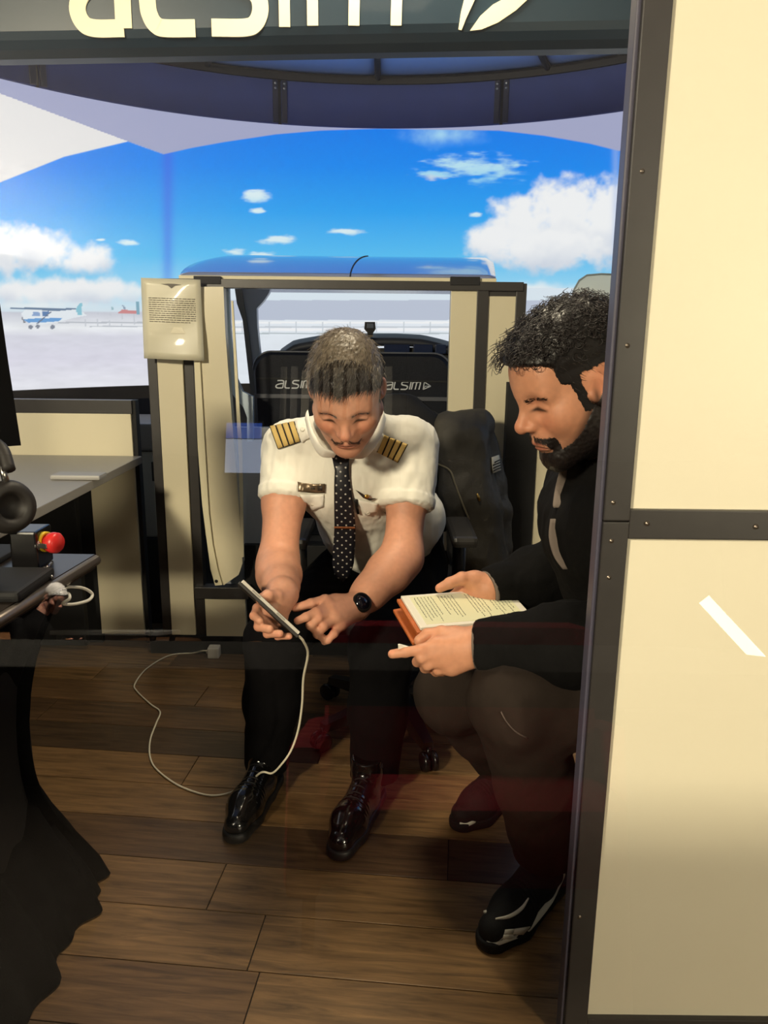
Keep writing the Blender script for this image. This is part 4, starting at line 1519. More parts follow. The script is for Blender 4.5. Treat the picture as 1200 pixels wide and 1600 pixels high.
# ------------------------------------------------------------------ the pilot in a white shirt
pi = thing('person', 'man in white pilot shirt with dark tie and striped epaulettes, bent over a tablet', 'person', (-0.02, 2.1, 0))
SK1 = (208, 150, 122)
hc = at(541, 614, 1.67)
R1 = head_frame(hc, math.radians(38), (0.0, -1.0), math.radians(-1.5))
nb = V3(-0.087, 1.865, 0.985)
HS = 0.98
neck = R1.T @ (nb - hc) / HS
Vh, Qh, Nh = make_head(neck, 0.062, wide=1.0, jaw=1.08)
ch = face_colour(Vh, SK1, (178, 108, 92), 0.25)
W = lambda V: hc + HS * (V @ R1.T)
parts = [(W(Vh), Qh, ch)]
# arms and hands
shL, shR = V3(-0.243, 1.935, 0.915), V3(0.068, 1.935, 0.925)
elL, elR = at(434, 886, 1.79), at(628, 872, 1.80)
wrL, wrR = at(441, 928, 1.575), at(556, 948, 1.655)


def arm_field(sh, el, wr, extra, h=0.0026):
    pts = np.array([sh, el, wr] + list(extra))
    fl = Field(pts.min(0) - 0.075, pts.max(0) + 0.06, h)
    fl.cone(sh, lerp(sh, el, 0.45), 0.040, 0.0495, 0.02)
    fl.cone(lerp(sh, el, 0.45), el, 0.0495, 0.044, 0.03)
    fl.cone(el, lerp(el, wr, 0.33), 0.043, 0.044, 0.045)
    fl.cone(lerp(el, wr, 0.33), lerp(el, wr, 0.72), 0.043, 0.033, 0.045)
    fl.cone(lerp(el, wr, 0.72), wr, 0.0325, 0.0265, 0.045)
    return fl


# right hand (seen at the left) gripping the tablet's far edge
palm = [at(438, 938, 1.555), at(428, 945, 1.535), at(418, 952, 1.52)]
idx = [at(418, 946, 1.53), at(402, 950, 1.505), at(397, 962, 1.48), at(406, 970, 1.462)]
mid = [at(424, 956, 1.53), at(404, 965, 1.50), at(404, 979, 1.468), at(421, 983, 1.452)]
rin = [at(432, 964, 1.53), at(414, 978, 1.495), at(418, 990, 1.465), at(437, 990, 1.452)]
pin = [at(440, 968, 1.535), at(428, 985, 1.50), at(434, 994, 1.475), at(452, 994, 1.462)]
thu = [at(441, 936, 1.55), at(432, 932, 1.525), at(418, 931, 1.502), at(407, 936, 1.488)]
fl = arm_field(shL, elL, wrL, palm + idx + mid + rin + pin + thu)
for q, r in [(palm[0], .026), (palm[1], .024), (palm[2], .020)]:
    fl.cone(wrL, q, 0.0265, r, 0.02)
for q in (idx, mid, rin, pin):
    fl.cone(palm[0], q[0], 0.018, 0.0125, 0.015)
for q, r in ((idx, .0100), (mid, .0105), (rin, .0100), (pin, .0088)):
    digit(fl, q, r, r * 0.82)
digit(fl, thu, .0155, .0105, kb=0.014)
Va, Qa = fl.mesh()
Va = relax(Va, Qa, 1)
ca_ = hand_skin(Va, SK1, [q[1] for q in (idx, mid, rin, pin)] + [q[2] for q in (idx, mid, rin, pin)], [(pin[3], unit(V3(0, -1, -.2)), .008), (rin[3], unit(V3(0, -1, -.2)), .009)])
parts.append((Va, Qa, ca_))
# left hand (seen at the right) pointing at it
idx2 = [at(513, 946, 1.59), at(494, 956, 1.55), at(478, 964, 1.53), at(465, 970, 1.52)]
mid2 = [at(517, 957, 1.58), at(497, 965, 1.545), at(485, 977, 1.535), at(494, 986, 1.55)]
rin2 = [at(524, 967, 1.575), at(506, 979, 1.545), at(496, 991, 1.545), at(506, 998, 1.56)]
pin2 = [at(533, 976, 1.58), at(522, 990, 1.556), at(512, 1000, 1.552), at(507, 1003, 1.56)]
thu2 = [at(531, 941, 1.64), at(508, 938, 1.605), at(486, 943, 1.582), at(461, 950, 1.565)]
fl = arm_field(shR, elR, wrR, idx2 + mid2 + rin2 + pin2 + thu2)
for q in (idx2, mid2, rin2, pin2):
    fl.cone(wrR, q[0], 0.0245, 0.0135, 0.016)
fl.cone(wrR, lerp(thu2[0], thu2[1], .3), .022, .016, .016)
for q, r in ((idx2, .0105), (mid2, .0110), (rin2, .0105), (pin2, .0094)):
    digit(fl, q, r, r * 0.80)
digit(fl, thu2, .0145, .0088, kb=0.014)
Vb, Qb = fl.mesh()
Vb = relax(Vb, Qb, 1)
cb_ = hand_skin(Vb, SK1, [q[0] for q in (idx2, mid2, rin2, pin2)] + [q[1] for q in (idx2, mid2, rin2, pin2)], [(idx2[3], unit(V3(-.3, -.6, .6)), .0085), (thu2[3], unit(V3(-.3, -.6, .6)), .009)])
parts.append((Vb, Qb, cb_))
# trunk under the clothes
tf = Field((-0.36, 1.75, 0.40), (0.22, 2.40, 1.04), 0.011)
tf.cone((0, 2.17, 0.52), (-0.03, 2.11, 0.70), 0.10, 0.098, 0.03)
tf.cone((-0.03, 2.11, 0.70), (-0.085, 1.985, 0.86), 0.098, 0.10, 0.03)
tf.cone(shL, shR, 0.045, 0.045, 0.04)
tf.cone((-0.085, 1.96, 0.90), nb, 0.06, 0.05, 0.04)
Vt, Qt = tf.mesh()
parts.append((Vt, Qt, np.array(srgb(*SK1)[:3])))
skin_mesh('body', parts, pi)
# hair: cropped shell plus short combed hairs, darker forelock
m = hair_mask(Vh, peak=0.018)
top = np.clip((Vh[:, 2] - 0.02) / 0.08, 0, 1)
th_ = 0.003 + 0.006 * top + 0.0025 * fbm(Vh, 160, 4, 3)
Vs, Qs, used = shell(Vh, Qh, Nh, m, th_)
fr = np.clip((Vh[used][:, 1] - 0.035) / 0.03, 0, 1)
g1, g2 = col3(92, 82, 70), col3(30, 24, 22)
cs_ = g1 * (1 - fr[:, None]) + g2 * fr[:, None]
hp = [(W(Vs), Qs, cs_)]
Ns = Nh[used]
comb = lambda P: np.stack([P[:, 0] * 2.0 + 0.25, 0.7 + 0 * P[:, 0], -0.25 + 0 * P[:, 0]], 1)
wv = np.where(Vs[:, 1] < 0.045, 1.0, 0.05) * (m[used] > 0.5)
a_ = tufts(Vs, Ns, wv, 3400, 0.017, 0.00055, [col3(120, 108, 92), col3(84, 74, 62), col3(150, 138, 120), col3(58, 48, 42)], comb, 2, 0.3, 0.45)
wv = np.where(Vs[:, 1] > 0.03, 1.0, 0.0) * (Vs[:, 2] > 0.05) * (m[used] > 0.4)
fc = lambda P: np.stack([0.35 - 2 * P[:, 0], 0.9 + 0 * P[:, 0], -0.35 + 0 * P[:, 0]], 1)
b_ = tufts(Vs, Ns, wv, 1300, 0.024, 0.0007, [col3(34, 27, 24), col3(26, 20, 19), col3(52, 42, 36)], fc, 3, 0.25, 0.35)
for q in (a_, b_):
    hp.append((W(q[0]), q[1], q[2]))
hair_mesh('hair', hp, pi)
# brows and moustache: short hairs on the skin
A = np.abs(Vh[:, 0])
bz = 0.0150 + 0.0020 * np.exp(-((A - 0.034) / 0.012) ** 2) - 0.16 * (A - 0.03)
bw = np.exp(-((Vh[:, 2] - bz) / 0.0036) ** 4) * ((A > 0.013) & (A < 0.049) & (Vh[:, 1] > 0.05))
for s in (-1, 1):
    q = tufts(Vh, Nh, bw * (Vh[:, 0] * s > 0) + 1e-12, 330, 0.007, 0.0006, [col3(62, 46, 38), col3(46, 34, 29)], lambda P: np.stack([np.sign(P[:, 0]), 0 * P[:, 0], 0.05 + 0 * P[:, 0]], 1), 5, 0.18, 0.25)
    hair_mesh('eyebrow', [(W(q[0]), q[1], q[2])], pi)
mz = -0.0495 - 0.66 * A
mw = np.exp(-((Vh[:, 2] - mz) / 0.0042) ** 4) * ((A > 0.003) & (A < 0.032) & (Vh[:, 1] > 0.06))
q = tufts(Vh, Nh, mw + 1e-9, 700, 0.008, 0.00055, [col3(84, 60, 46), col3(58, 42, 34)], lambda P: np.stack([np.sign(P[:, 0]) * 0.9, 0 * P[:, 0], -0.6 + 0 * P[:, 0]], 1), 6, 0.25, 0.3)
hair_mesh('moustache', [(W(q[0]), q[1], q[2])], pi)

# shirt ------------------------------------------------
SHIRT = mat('white_shirt', srgb(232, 228, 216), rough=0.8, bump=0.06, bscale=60, var=0.015, scale=8)
sf = Field((-0.40, 1.68, 0.52), (0.27, 2.42, 1.06), 0.005)
sf.cone((0.005, 2.18, 0.585), (-0.03, 2.10, 0.70), 0.142, 0.138, 0.05)
sf.cone((-0.03, 2.10, 0.70), (-0.083, 1.965, 0.84), 0.138, 0.135, 0.05)
sf.ball((-0.155, 1.965, 0.86), 0.098, 0.05)
sf.ball((-0.005, 1.965, 0.865), 0.100, 0.05)
sf.ball((-0.085, 2.03, 0.90), 0.12, 0.05)
sf.ball((0.085, 2.09, 0.70), 0.085, 0.05)
sf.cone(shL + V3(0.02, 0.01, 0.0), shR + V3(-0.02, 0.01, 0), 0.058, 0.058, 0.05)
sf.cone(V3(-0.19, 1.92, 0.94), nb + V3(-.03, 0.01, 0.0), 0.04, 0.05, 0.04)
sf.cone(V3(0.02, 1.92, 0.945), nb + V3(.03, 0.01, 0.0), 0.04, 0.05, 0.04)
slL, slR = lerp(shL, elL, 0.40), lerp(shR, elR, 0.52)
sf.cone(shL, slL, 0.066, 0.057, 0.035)
sf.cone(shR, slR, 0.068, 0.062, 0.035)
for sh, sl in ((shL, slL), (shR, slR)):
    d = unit(sl - sh)
    sf.cone(lerp(sh, sl, .97), sl + d * 0.04, 0.060 if sl is slR else 0.055, 0.060 if sl is slR else 0.055, 0.01)
for sh, sl in ((shL, slL), (shR, slR)):
    d = unit(sl - sh)
    # the hem: flat end of the sleeve, only near the sleeve itself
    lo, hi = sl - 0.085, sl + d * 0.05 + 0.075
    lo, hi = np.minimum(sl, sl + d * .06) - .075, np.maximum(sl, sl + d * .06) + .075
    s, g = sf._slice(lo, hi, 0.0)
    dd = (g[0] - sl[0]) * d[0] + (g[1] - sl[1]) * d[1] + (g[2] - sl[2]) * d[2] - 0.012
    rr = np.sqrt(np.maximum((g[0] - sl[0]) ** 2 + (g[1] - sl[1]) ** 2 + (g[2] - sl[2]) ** 2 - (dd + 0.012) ** 2, 0))
    near = rr < 0.075
    sf.v[s] = np.where(near, np.maximum(sf.v[s], dd.astype(np.float32)), sf.v[s])
sf.cut(V3(0, 2.15, 0.56), (0.1, 0.25, -1), 0.01)
sf.cone(hc + HS * (R1 @ V3(0, -.02, -.03)), nb + V3(0, .0, .0), 0.057, 0.057, 0.004, 'sub')
Vc, Qc = sf.mesh()
Vc = relax(Vc, Qc, 1)
Vc = fold(Vc, Qc, 0.0035, 13, 5, (1, 0.6, 0.7))
Vc = fold(Vc, Qc, 0.0032, 30, 8, (1.2, 0.7, 0.45))
for sh, sl in ((shL, slL), (shR, slR)):  # turned hem
    d = unit(sl - sh)
    t = (Vc - sl) @ d
    rad = np.linalg.norm((Vc - sl) - t[:, None] * d, axis=1)
    Nc = vert_normals(Vc, Qc)
    Vc = Vc + Nc * (0.0025 * ((t > -0.016) & (t < 0.010) & (rad < 0.075)))[:, None]
shirt = cloth('shirt', Vc, Qc, SHIRT, pi)
SB = bvh_of(Vc, Qc)


def patch(name, poly, m, parent, b, t=0.003, off=0.003, nu=6, nv=6):
    """A thin four-cornered piece lying on surface b; poly holds the four seen corners."""
    G = []
    nn = np.zeros(3)
    for i in range(nv):
        row = []
        for j in range(nu):
            s, q = i / (nv - 1), j / (nu - 1)
            a = lerp(np.array(poly[0]), np.array(poly[1]), q)
            c = lerp(np.array(poly[3]), np.array(poly[2]), q)
            u, v = lerp(a, c, s)
            p, n = on_surf(b, u, v, off)
            row.append(p)
            nn += n
        G.append(row)
    return MB().grid(np.array(G), True, unit(nn) * t).build(name, m, parent)


# collar flaps, placket, pockets
for poly in ([(484, 672), (497, 664), (529, 706), (521, 717)], [(497, 696), (517, 712), (527, 709), (500, 668)]):
    pass
CW = mat('white_collar', srgb(238, 234, 224), rough=0.75)


def flap(pts, y0, name='collar'):
    P = [at(u, v, Y) for u, v, Y in pts]
    G = []
    for s in np.linspace(0, 1, 6):
        G.append([lerp(lerp(P[0], P[1], q), lerp(P[3], P[2], q), s) + V3(0, -0.006 * math.sin(math.pi * s), 0) for q in np.linspace(0, 1, 6)])
    return MB().grid(np.array(G), True, (0, 0.003, 0)).build(name, CW, pi)


def surfpts(pts, off):
    return [on_surf(SB, u, v, off)[0] for u, v in pts]


def flap2(inner, outer, name='collar'):
    """Collar leaf: its upper edge stands off the neck, its lower edge lies on the shirt."""
    a, b = spline(inner, 12), spline(outer, 12)
    G = [a * (1 - s) + b * s + V3(0, -0.006, 0.004) * math.sin(math.pi * s) for s in np.linspace(0, 1, 6)]
    return MB().grid(np.array(G), True, (0, 0.0025, -0.001)).build(name, CW, pi)


flap2([at(481, 640, 1.82), at(489, 672, 1.775), at(505, 698, 1.74), at(529, 708, 1.745)], [at(476, 655, 1.82), at(484, 686, 1.775), at(500, 712, 1.755), at(522, 715, 1.76)])
flap2([at(598, 640, 1.82), at(586, 672, 1.775), at(566, 700, 1.74), at(531, 708, 1.745)], [at(603, 655, 1.82), at(594, 686, 1.775), at(572, 714, 1.755), at(546, 717, 1.76)])
# tie: knot, blade and clip
TIE = bpy.data.materials.new('dotted_tie')
TIE.use_nodes = True
n_ = TIE.node_tree
bs = n_.nodes['Principled BSDF']
bs.inputs['Roughness'].default_value = 0.45
tcn = n_.nodes.new('ShaderNodeTexCoord')
vo = n_.nodes.new('ShaderNodeTexVoronoi')
vo.voronoi_dimensions = '2D'
vo.inputs['Scale'].default_value = 66
vo.inputs['Randomness'].default_value = 0.12
mpt = n_.nodes.new('ShaderNodeMapping')
mpt.inputs['Rotation'].default_value = (math.radians(-90), 0, math.radians(45))
n_.links.new(tcn.outputs['Object'], mpt.inputs['Vector'])
n_.links.new(mpt.outputs['Vector'], vo.inputs['Vector'])
cr = n_.nodes.new('ShaderNodeValToRGB')
cr.color_ramp.elements[0].position = 0.12
cr.color_ramp.elements[0].color = srgb(190, 186, 178)
cr.color_ramp.elements[1].position = 0.17
cr.color_ramp.elements[1].color = srgb(22, 22, 30)
n_.links.new(vo.outputs['Distance'], cr.inputs['Fac'])
n_.links.new(cr.outputs['Color'], bs.inputs['Base Color'])
tie_px = [(532, 716, 13), (534, 735, 11), (535, 760, 13), (537, 790, 15), (539, 822, 16.5), (538, 850, 17), (536, 880, 17), (535, 900, 12), (534, 909, 3)]
Yt = [None, None, None, None, None, 1.86, 1.875, 1.885, 1.89]
G = []
prev = None
for (u, v, w), Y in zip(tie_px, Yt):
    row = []
    for q in np.linspace(-1, 1, 7):
        if Y is None:
            Yc_ = min(on_surf(SB, u + k_, v + j_, 0.004)[0][1] for k_ in (-w, 0, w) for j_ in (-12, 0, 12))
            p = at(u + q * w, v, Yc_ - 0.006 - 0.003 * (1 - q * q))
        else:
            p = at(u + q * w, v, Y - 0.004 * (1 - q * q))
        row.append(p)
    G.append(row)
G = np.array(G)
yc = G[:5, 3, 1].copy()
for i in range(5, 9):
    G[i, :, 1] += (G[4, 3, 1] + 0.012 * (i - 4)) - G[i, 3, 1]
tie = MB().grid(G, True, (0, 0.006, 0)).build('tie', TIE, pi)
kn = [at(u, v, G[0, 3, 1] - 0.004) for u, v in [(517, 712), (548, 711), (541, 734), (527, 735)]]
MB().prism(kn, (0, 0.016, 0)).build('tie_knot', TIE, tie)
a, b = at(522, 824, G[4, 3, 1] - 0.008), at(555, 823, G[4, 3, 1] - 0.008)
MB().box((a[0], a[1] - 0.002, a[2] - 0.003), (b[0], a[1] + 0.004, a[2] + 0.002), 0.001).build('tie_clip', mat('copper_metal', srgb(190, 120, 80), rough=0.3, metal=1.0), tie)
# epaulettes with four gold stripes each
GOLD = mat('gold_braid', srgb(206, 176, 106), rough=0.5, metal=0.35, bump=0.4, bscale=700)
NU, NV = 33, 9
for quad4 in ([(423, 669), (462, 661), (472, 692), (436, 704)], [(599, 679), (637, 694), (621, 723), (588, 706)]):
    A_, B_, C_, D_ = [np.array(q, float) for q in quad4]
    P_, M_, nn = [], [], np.zeros(3)
    for a in np.linspace(0, 1, NV):
        for q in np.linspace(0, 1, NU):
            u, v = lerp(lerp(A_, B_, q), lerp(D_, C_, q), a)
            p, n = on_surf(SB, u, v, 0.0)
            P_.append(p)
            nn += n
            M_.append([1, a, q, a * a, q * q, a * q])
    M_ = np.array(M_)
    nn = unit(nn)
    P_ = (M_ @ np.linalg.lstsq(M_, np.array(P_), rcond=None)[0]).reshape(NV, NU, 3) + nn * 0.007
    ep_ = MB().grid(P_, True, nn * 0.003).build('epaulette', mat('black_braid', srgb(30, 26, 22), rough=0.8), pi)
    for k in range(4):
        c0 = 1 + k * 8
        MB().grid(P_[:, c0:c0 + 7] + nn * 0.0032, True, nn * 0.0018).build('gold_stripe', GOLD, ep_)
for quad4 in ([(462, 661), (482, 654), (487, 683), (472, 692)], [(599, 679), (584, 668), (578, 690), (588, 706)]):
    sl_ = patch('shoulder_strap', quad4, CW, pi, SB, 0.003, 0.006, 5, 5)
    c = np.mean(np.array(quad4), 0)
    p, n = on_surf(SB, c[0], c[1], 0.010)
    MB().lathe([(0.007, 0), (0.007, 0.002), (0.004, 0.003), (0.001, 0.002)], p, n, 16).build('strap_button', WHITEP, sl_)
# name badge, wings pin, pen, pocket flaps and buttons
bd = patch('name_badge', [(464, 755), (509, 755), (509, 769), (464, 768)], mat('bronze_plate', srgb(128, 112, 92), rough=0.3, metal=0.7), pi, SB, 0.002, 0.006)
patch('badge_line', [(484, 760), (493, 760), (493, 763), (484, 763)], mat('dark_engraving', srgb(54, 46, 40), rough=0.6), bd, SB, 0.001, 0.0085, 2, 2)
patch('badge_emblem', [(500, 758), (506, 758), (506, 765), (500, 765)], mat('dark_engraving', None), bd, SB, 0.001, 0.0085, 2, 2)
for poly in ([(468, 772), (507, 771), (506, 790), (487, 797)], [(556, 779), (590, 785), (587, 799), (571, 803)]):
    patch('pocket_flap', poly, CW, pi, SB, 0.0025, 0.003)
for u, v in [(490, 786), (575, 800), (541, 850)]:
    p, n = on_surf(SB, u, v, 0.0055)
    MB().lathe([(0.0055, 0), (0.0055, 0.0015), (0.003, 0.002), (0.001, 0.0012)], p, n, 14).build('button', mat('shirt_button', srgb(206, 200, 186), rough=0.3), pi)
wp = MB()
W0 = [on_surf(SB, u, v, 0.006)[0] for u, v in [(555, 764), (566, 770), (574, 777), (587, 777), (576, 780), (567, 776)]]
wp.prism(W0, on_surf(SB, 570, 773, 0)[1] * 0.0025)
wpo = wp.build('wings_pin', mat('dark_silver', srgb(96, 90, 84), rough=0.35, metal=0.9), pi)
p, n = on_surf(SB, 571, 774, 0.008)
MB().lathe([(0.006, 0), (0.006, 0.002), (0.001, 0.003)], p, n, 14).build('pin_shield', BRASS, wpo)
a, b = on_surf(SB, 556, 779, 0.007)[0], on_surf(SB, 559, 800, 0.006)[0]
pn_ = MB().tube([a, b], [0.0045, 0.0035], 8).build('pen', BLACKG, pi)
MB().tube([on_surf(SB, 553, 776, 0.012)[0], on_surf(SB, 557, 790, 0.012)[0]], 0.0015, 6).build('pen_clip', BLACKG, pn_)
# watch on the left wrist
wd = unit(wrR - elR)
wc = lerp(elR, wrR, 1.0) + wd * 0.002
v1 = unit(np.cross(wd, V3(0, 0, 1)))
v2 = np.cross(wd, v1)
ring_ = []
m = MB()
ang = np.linspace(0, 2 * math.pi, 29)[:-1]
prof = [(-0.011, 0.0285), (-0.011, 0.0325), (0.011, 0.0325), (0.011, 0.0285)]
V = [wc + wd * px_ + r_ * (math.cos(q) * v1 + math.sin(q) * v2) for px_, r_ in prof for q in ang]
k = len(ang)
Fc = [(i * k + j, i * k + (j + 1) % k, ((i + 1) % 4) * k + (j + 1) % k, ((i + 1) % 4) * k + j) for i in range(4) for j in range(k)]
wt = m.add(V, Fc, True).build('watch', mat('black_rubber', srgb(22, 22, 22), rough=0.5), pi)
wn = unit(at(566, 948, 1.55) - wc)
wn = unit(wn - wd * (wn @ wd))
MB().lathe([(0.021, -0.004), (0.023, 0.0), (0.023, 0.007), (0.020, 0.0095), (0.018, 0.0085), (0.001, 0.008)], wc + wn * 0.029, wn, 32).build('watch_case', mat('black_steel', srgb(50, 48, 46), rough=0.3, metal=0.8), wt)
MB().lathe([(0.0175, 0.0), (0.0175, 0.0008), (0.001, 0.001)], wc + wn * 0.0372, wn, 28).build('watch_dial', mat('dial_glass', srgb(16, 14, 22), rough=0.08), wt)

# trousers, belt, shoes --------------------------------
TR1 = mat('black_trousers', srgb(9, 8, 10), spec=0.12, rough=0.9, var=0.1, scale=30, bump=0.08, bscale=300)
knL, knR = at(432, 1000, 1.82), at(597, 1010, 1.78)
anL, anR = at(417, 1186, 1.86), at(585, 1206, 1.83)
tf = Field((-0.42, 1.66, 0.06), (0.26, 2.42, 0.72), 0.0065)
tf.ball((0.0, 2.21, 0.545), 0.148, 0.04)
tf.ball((0.03, 2.20, 0.58), 0.135, 0.04)
tf.cone((-0.08, 2.17, 0.53), knL, 0.098, 0.072, 0.04)
tf.cone((0.09, 2.17, 0.53), knR, 0.098, 0.074, 0.04)
tf.cone(knL, lerp(knL, anL, .5), 0.074, 0.068, 0.03)
tf.cone(lerp(knL, anL, .5), anL, 0.068, 0.056, 0.03)
tf.cone(knR, lerp(knR, anR, .5), 0.076, 0.070, 0.03)
tf.cone(lerp(knR, anR, .5), anR, 0.070, 0.060, 0.03)
tf.cut((0, 2.16, 0.665), (0.05, 0.2, 1), 0.006)
Vt, Qt = tf.mesh()
Vt = fold(relax(Vt, Qt, 1), Qt, 0.005, 12, 15, (1, 1, 0.8))
cloth('trousers', Vt, Qt, TR1, pi)
bf = Field((-0.2, 1.98, 0.54), (0.24, 2.42, 0.74), 0.005)
bf.ball((0.0, 2.205, 0.565), 0.152, 0.04)
bf.ball((0.03, 2.20, 0.595), 0.142, 0.04)
bf.cut((0, 2.16, 0.675), (0.05, 0.2, 1), 0.003)
bf.cut((0, 2.16, 0.640), (-0.05, -0.2, -1), 0.003)
Vt, Qt = bf.mesh()
cloth('belt', Vt, Qt, mat('black_belt', srgb(20, 18, 18), rough=0.35), pi)
LEATHER = mat('polished_leather', srgb(14, 13, 13), rough=0.16, coat=0.5, bump=0.04, bscale=200)
SOLE = mat('black_sole', srgb(16, 15, 15), rough=0.5)
for toe, an in ((az(361, 1310, 0.02), anL), (az(524, 1336, 0.02), anR)):
    d = unit((an - toe) * V3(1, 1, 0))
    heel = toe + d * 0.305
    an2 = toe + d * 0.225
    an2[2] = 0.15
    so, Vq, Qq, Pq = shoe(toe * V3(1, 1, 0), heel * V3(1, 1, 0), an2, 'shoe', pi, LEATHER, SOLE, 1, 0.0033)
    B2 = bvh_of(Vq, Qq)
    m = MB()
    for k in range(4):
        x = 0.42 + 0.06 * k
        pr_ = []
        for y in np.linspace(-0.017, 0.017, 7):
            o_ = Pq(x, y, 0.25)
            hit = B2.ray_cast(Vector(o_), Vector((0, 0, -1)))[0]
            if hit is not None:
                pr_.append(np.array(hit) + V3(0, 0, 0.0012))
        if len(pr_) > 2:
            m.tube(pr_, 0.0018, 5)
    if m.V:
        m.build('laces', BLACKM, so)
    c_ = V3(0, 0, 0.15)
    MB().tube([an2 + V3(0, 0, -0.01), lerp(an2, an, 0.9)], [0.043, 0.045], 14).build('sock', BLACKM, so)

# ------------------------------------------------------------------ the bearded man in black
pm = thing('person', 'bearded man with curly black hair in black jacket, seated reading a white tablet', 'person', (0.5, 1.45, 0))
SK2 = (206, 146, 114)
hc2 = at(893, 603, 1.36)
yw = math.radians(16)
R2 = head_frame(hc2, math.radians(24), (-math.cos(yw), -math.sin(yw)), math.radians(0))
HS2 = 1.02
nb2 = V3(0.425, 1.455, 0.965)
neck = R2.T @ (nb2 - hc2) / HS2
Vh, Qh, Nh = make_head(neck, 0.064, jaw=1.02, nose=1.03, ear=0.012)
W2 = lambda V: hc2 + HS2 * (V @ R2.T)
ch = face_colour(Vh, SK2, (160, 84, 72), 0.25)
uz = np.interp(Vh[:, 1], [-0.02, 0.0, 0.02, 0.04, 0.055, 0.07, 0.1], [0.02, 0.01, -0.018, -0.042, -0.062, -0.074, -0.076])
ch = blend(ch, col3(44, 32, 28), 0.8 * np.clip((uz - Vh[:, 2]) / 0.022 + 0.2, 0, 1) * np.clip((Vh[:, 1] + 0.008) / 0.01, 0, 1))
parts = [(W2(Vh), Qh, ch)]
sN, sF = V3(0.455, 1.285, 0.895), V3(0.435, 1.625, 0.905)
eN, eF = V3(0.475, 1.265, 0.675), V3(0.445, 1.70, 0.68)
wN, wF = at(748, 1008, 1.345), at(764, 921, 1.60)
# near (left) hand: forefinger out, thumb against the tablet, the others curled under
idx = [at(682, 1006, 1.335), at(658, 1015, 1.325), at(634, 1019, 1.325), at(613, 1022, 1.328)]
mid = [at(684, 1020, 1.33), at(659, 1028, 1.322), at(652, 1034, 1.345), at(668, 1038, 1.368)]
rin = [at(692, 1031, 1.33), at(668, 1039, 1.326), at(664, 1044, 1.35), at(680, 1046, 1.372)]
pin = [at(703, 1041, 1.335), at(684, 1047, 1.335), at(681, 1050, 1.357), at(694, 1051, 1.376)]
thu = [at(712, 994, 1.36), at(690, 989, 1.362), at(668, 992, 1.362), at(655, 1001, 1.356)]
fl = arm_field(lerp(sN, eN, .8), eN, wN, idx + mid + rin + pin + thu)
for q in (idx, mid, rin, pin):
    fl.cone(wN, q[0], 0.0265, 0.0145, 0.018)
fl.cone(at(735, 1022, 1.345), at(708, 1040, 1.34), .024, .016, .02)
fl.cone(wN, thu[0], .023, .017, .02)
for q, r in ((idx, .0108), (mid, .0108), (rin, .0104), (pin, .0094)):
    digit(fl, q, r, r * 0.80)
digit(fl, thu, .0150, .0105, kb=0.014)
Va, Qa = fl.mesh()
Va = relax(Va, Qa, 1)
parts.append((Va, Qa, hand_skin(Va, SK2, [q[0] for q in (idx, mid, rin, pin)] + [idx[1], thu[2]], [(idx[3], unit(V3(-.2, -.5, .8)), .0085)])))
# far (right) hand: thumb over the tablet's edge, fingers below
thu2 = [at(742, 906, 1.595), at(722, 904, 1.585), at(703, 911, 1.578), at(687, 919, 1.572)]
idx2 = [at(722, 920, 1.62), at(700, 936, 1.61), at(690, 950, 1.58), at(700, 962, 1.56)]
mid2 = [at(730, 926, 1.61), at(708, 945, 1.60), at(700, 958, 1.57), at(710, 968, 1.55)]
rin2 = [at(738, 930, 1.60), at(718, 952, 1.585), at(712, 964, 1.56), at(722, 972, 1.54)]
pin2 = [at(746, 932, 1.59), at(730, 955, 1.57), at(724, 966, 1.55), at(734, 974, 1.535)]
fl = arm_field(lerp(sF, eF, .8), eF, wF, idx2 + mid2 + rin2 + pin2 + thu2)
for q in (idx2, mid2, rin2, pin2):
    fl.cone(wF, q[0], 0.0255, 0.0145, 0.018)
fl.cone(wF, thu2[0], .024, .018, .02)
for q, r in ((idx2, .0105), (mid2, .0108), (rin2, .0102), (pin2, .009)):
    digit(fl, q, r, r * 0.82)
digit(fl, thu2, .0165, .0100, kb=0.016)
Vb, Qb = fl.mesh()
Vb = relax(Vb, Qb, 1)
parts.append((Vb, Qb, hand_skin(Vb, SK2, [thu2[1]], [(thu2[3], unit(V3(-.6, -.3, .7)), .009)])))
tf = Field((0.24, 1.22, 0.40), (0.80, 1.74, 1.04), 0.011)
tf.cone((.58, 1.48, .54), (.44, 1.46, .84), .12, .12, .04)
tf.cone(sN + V3(0, .02, -.02), sF + V3(0, -.02, -.02), .05, .05, .04)
tf.cone((.44, 1.46, .88), nb2, .06, .05, .04)
Vt, Qt = tf.mesh()
parts.append((Vt, Qt, np.array(srgb(*SK2)[:3])))
skin_mesh('body', parts, pm)
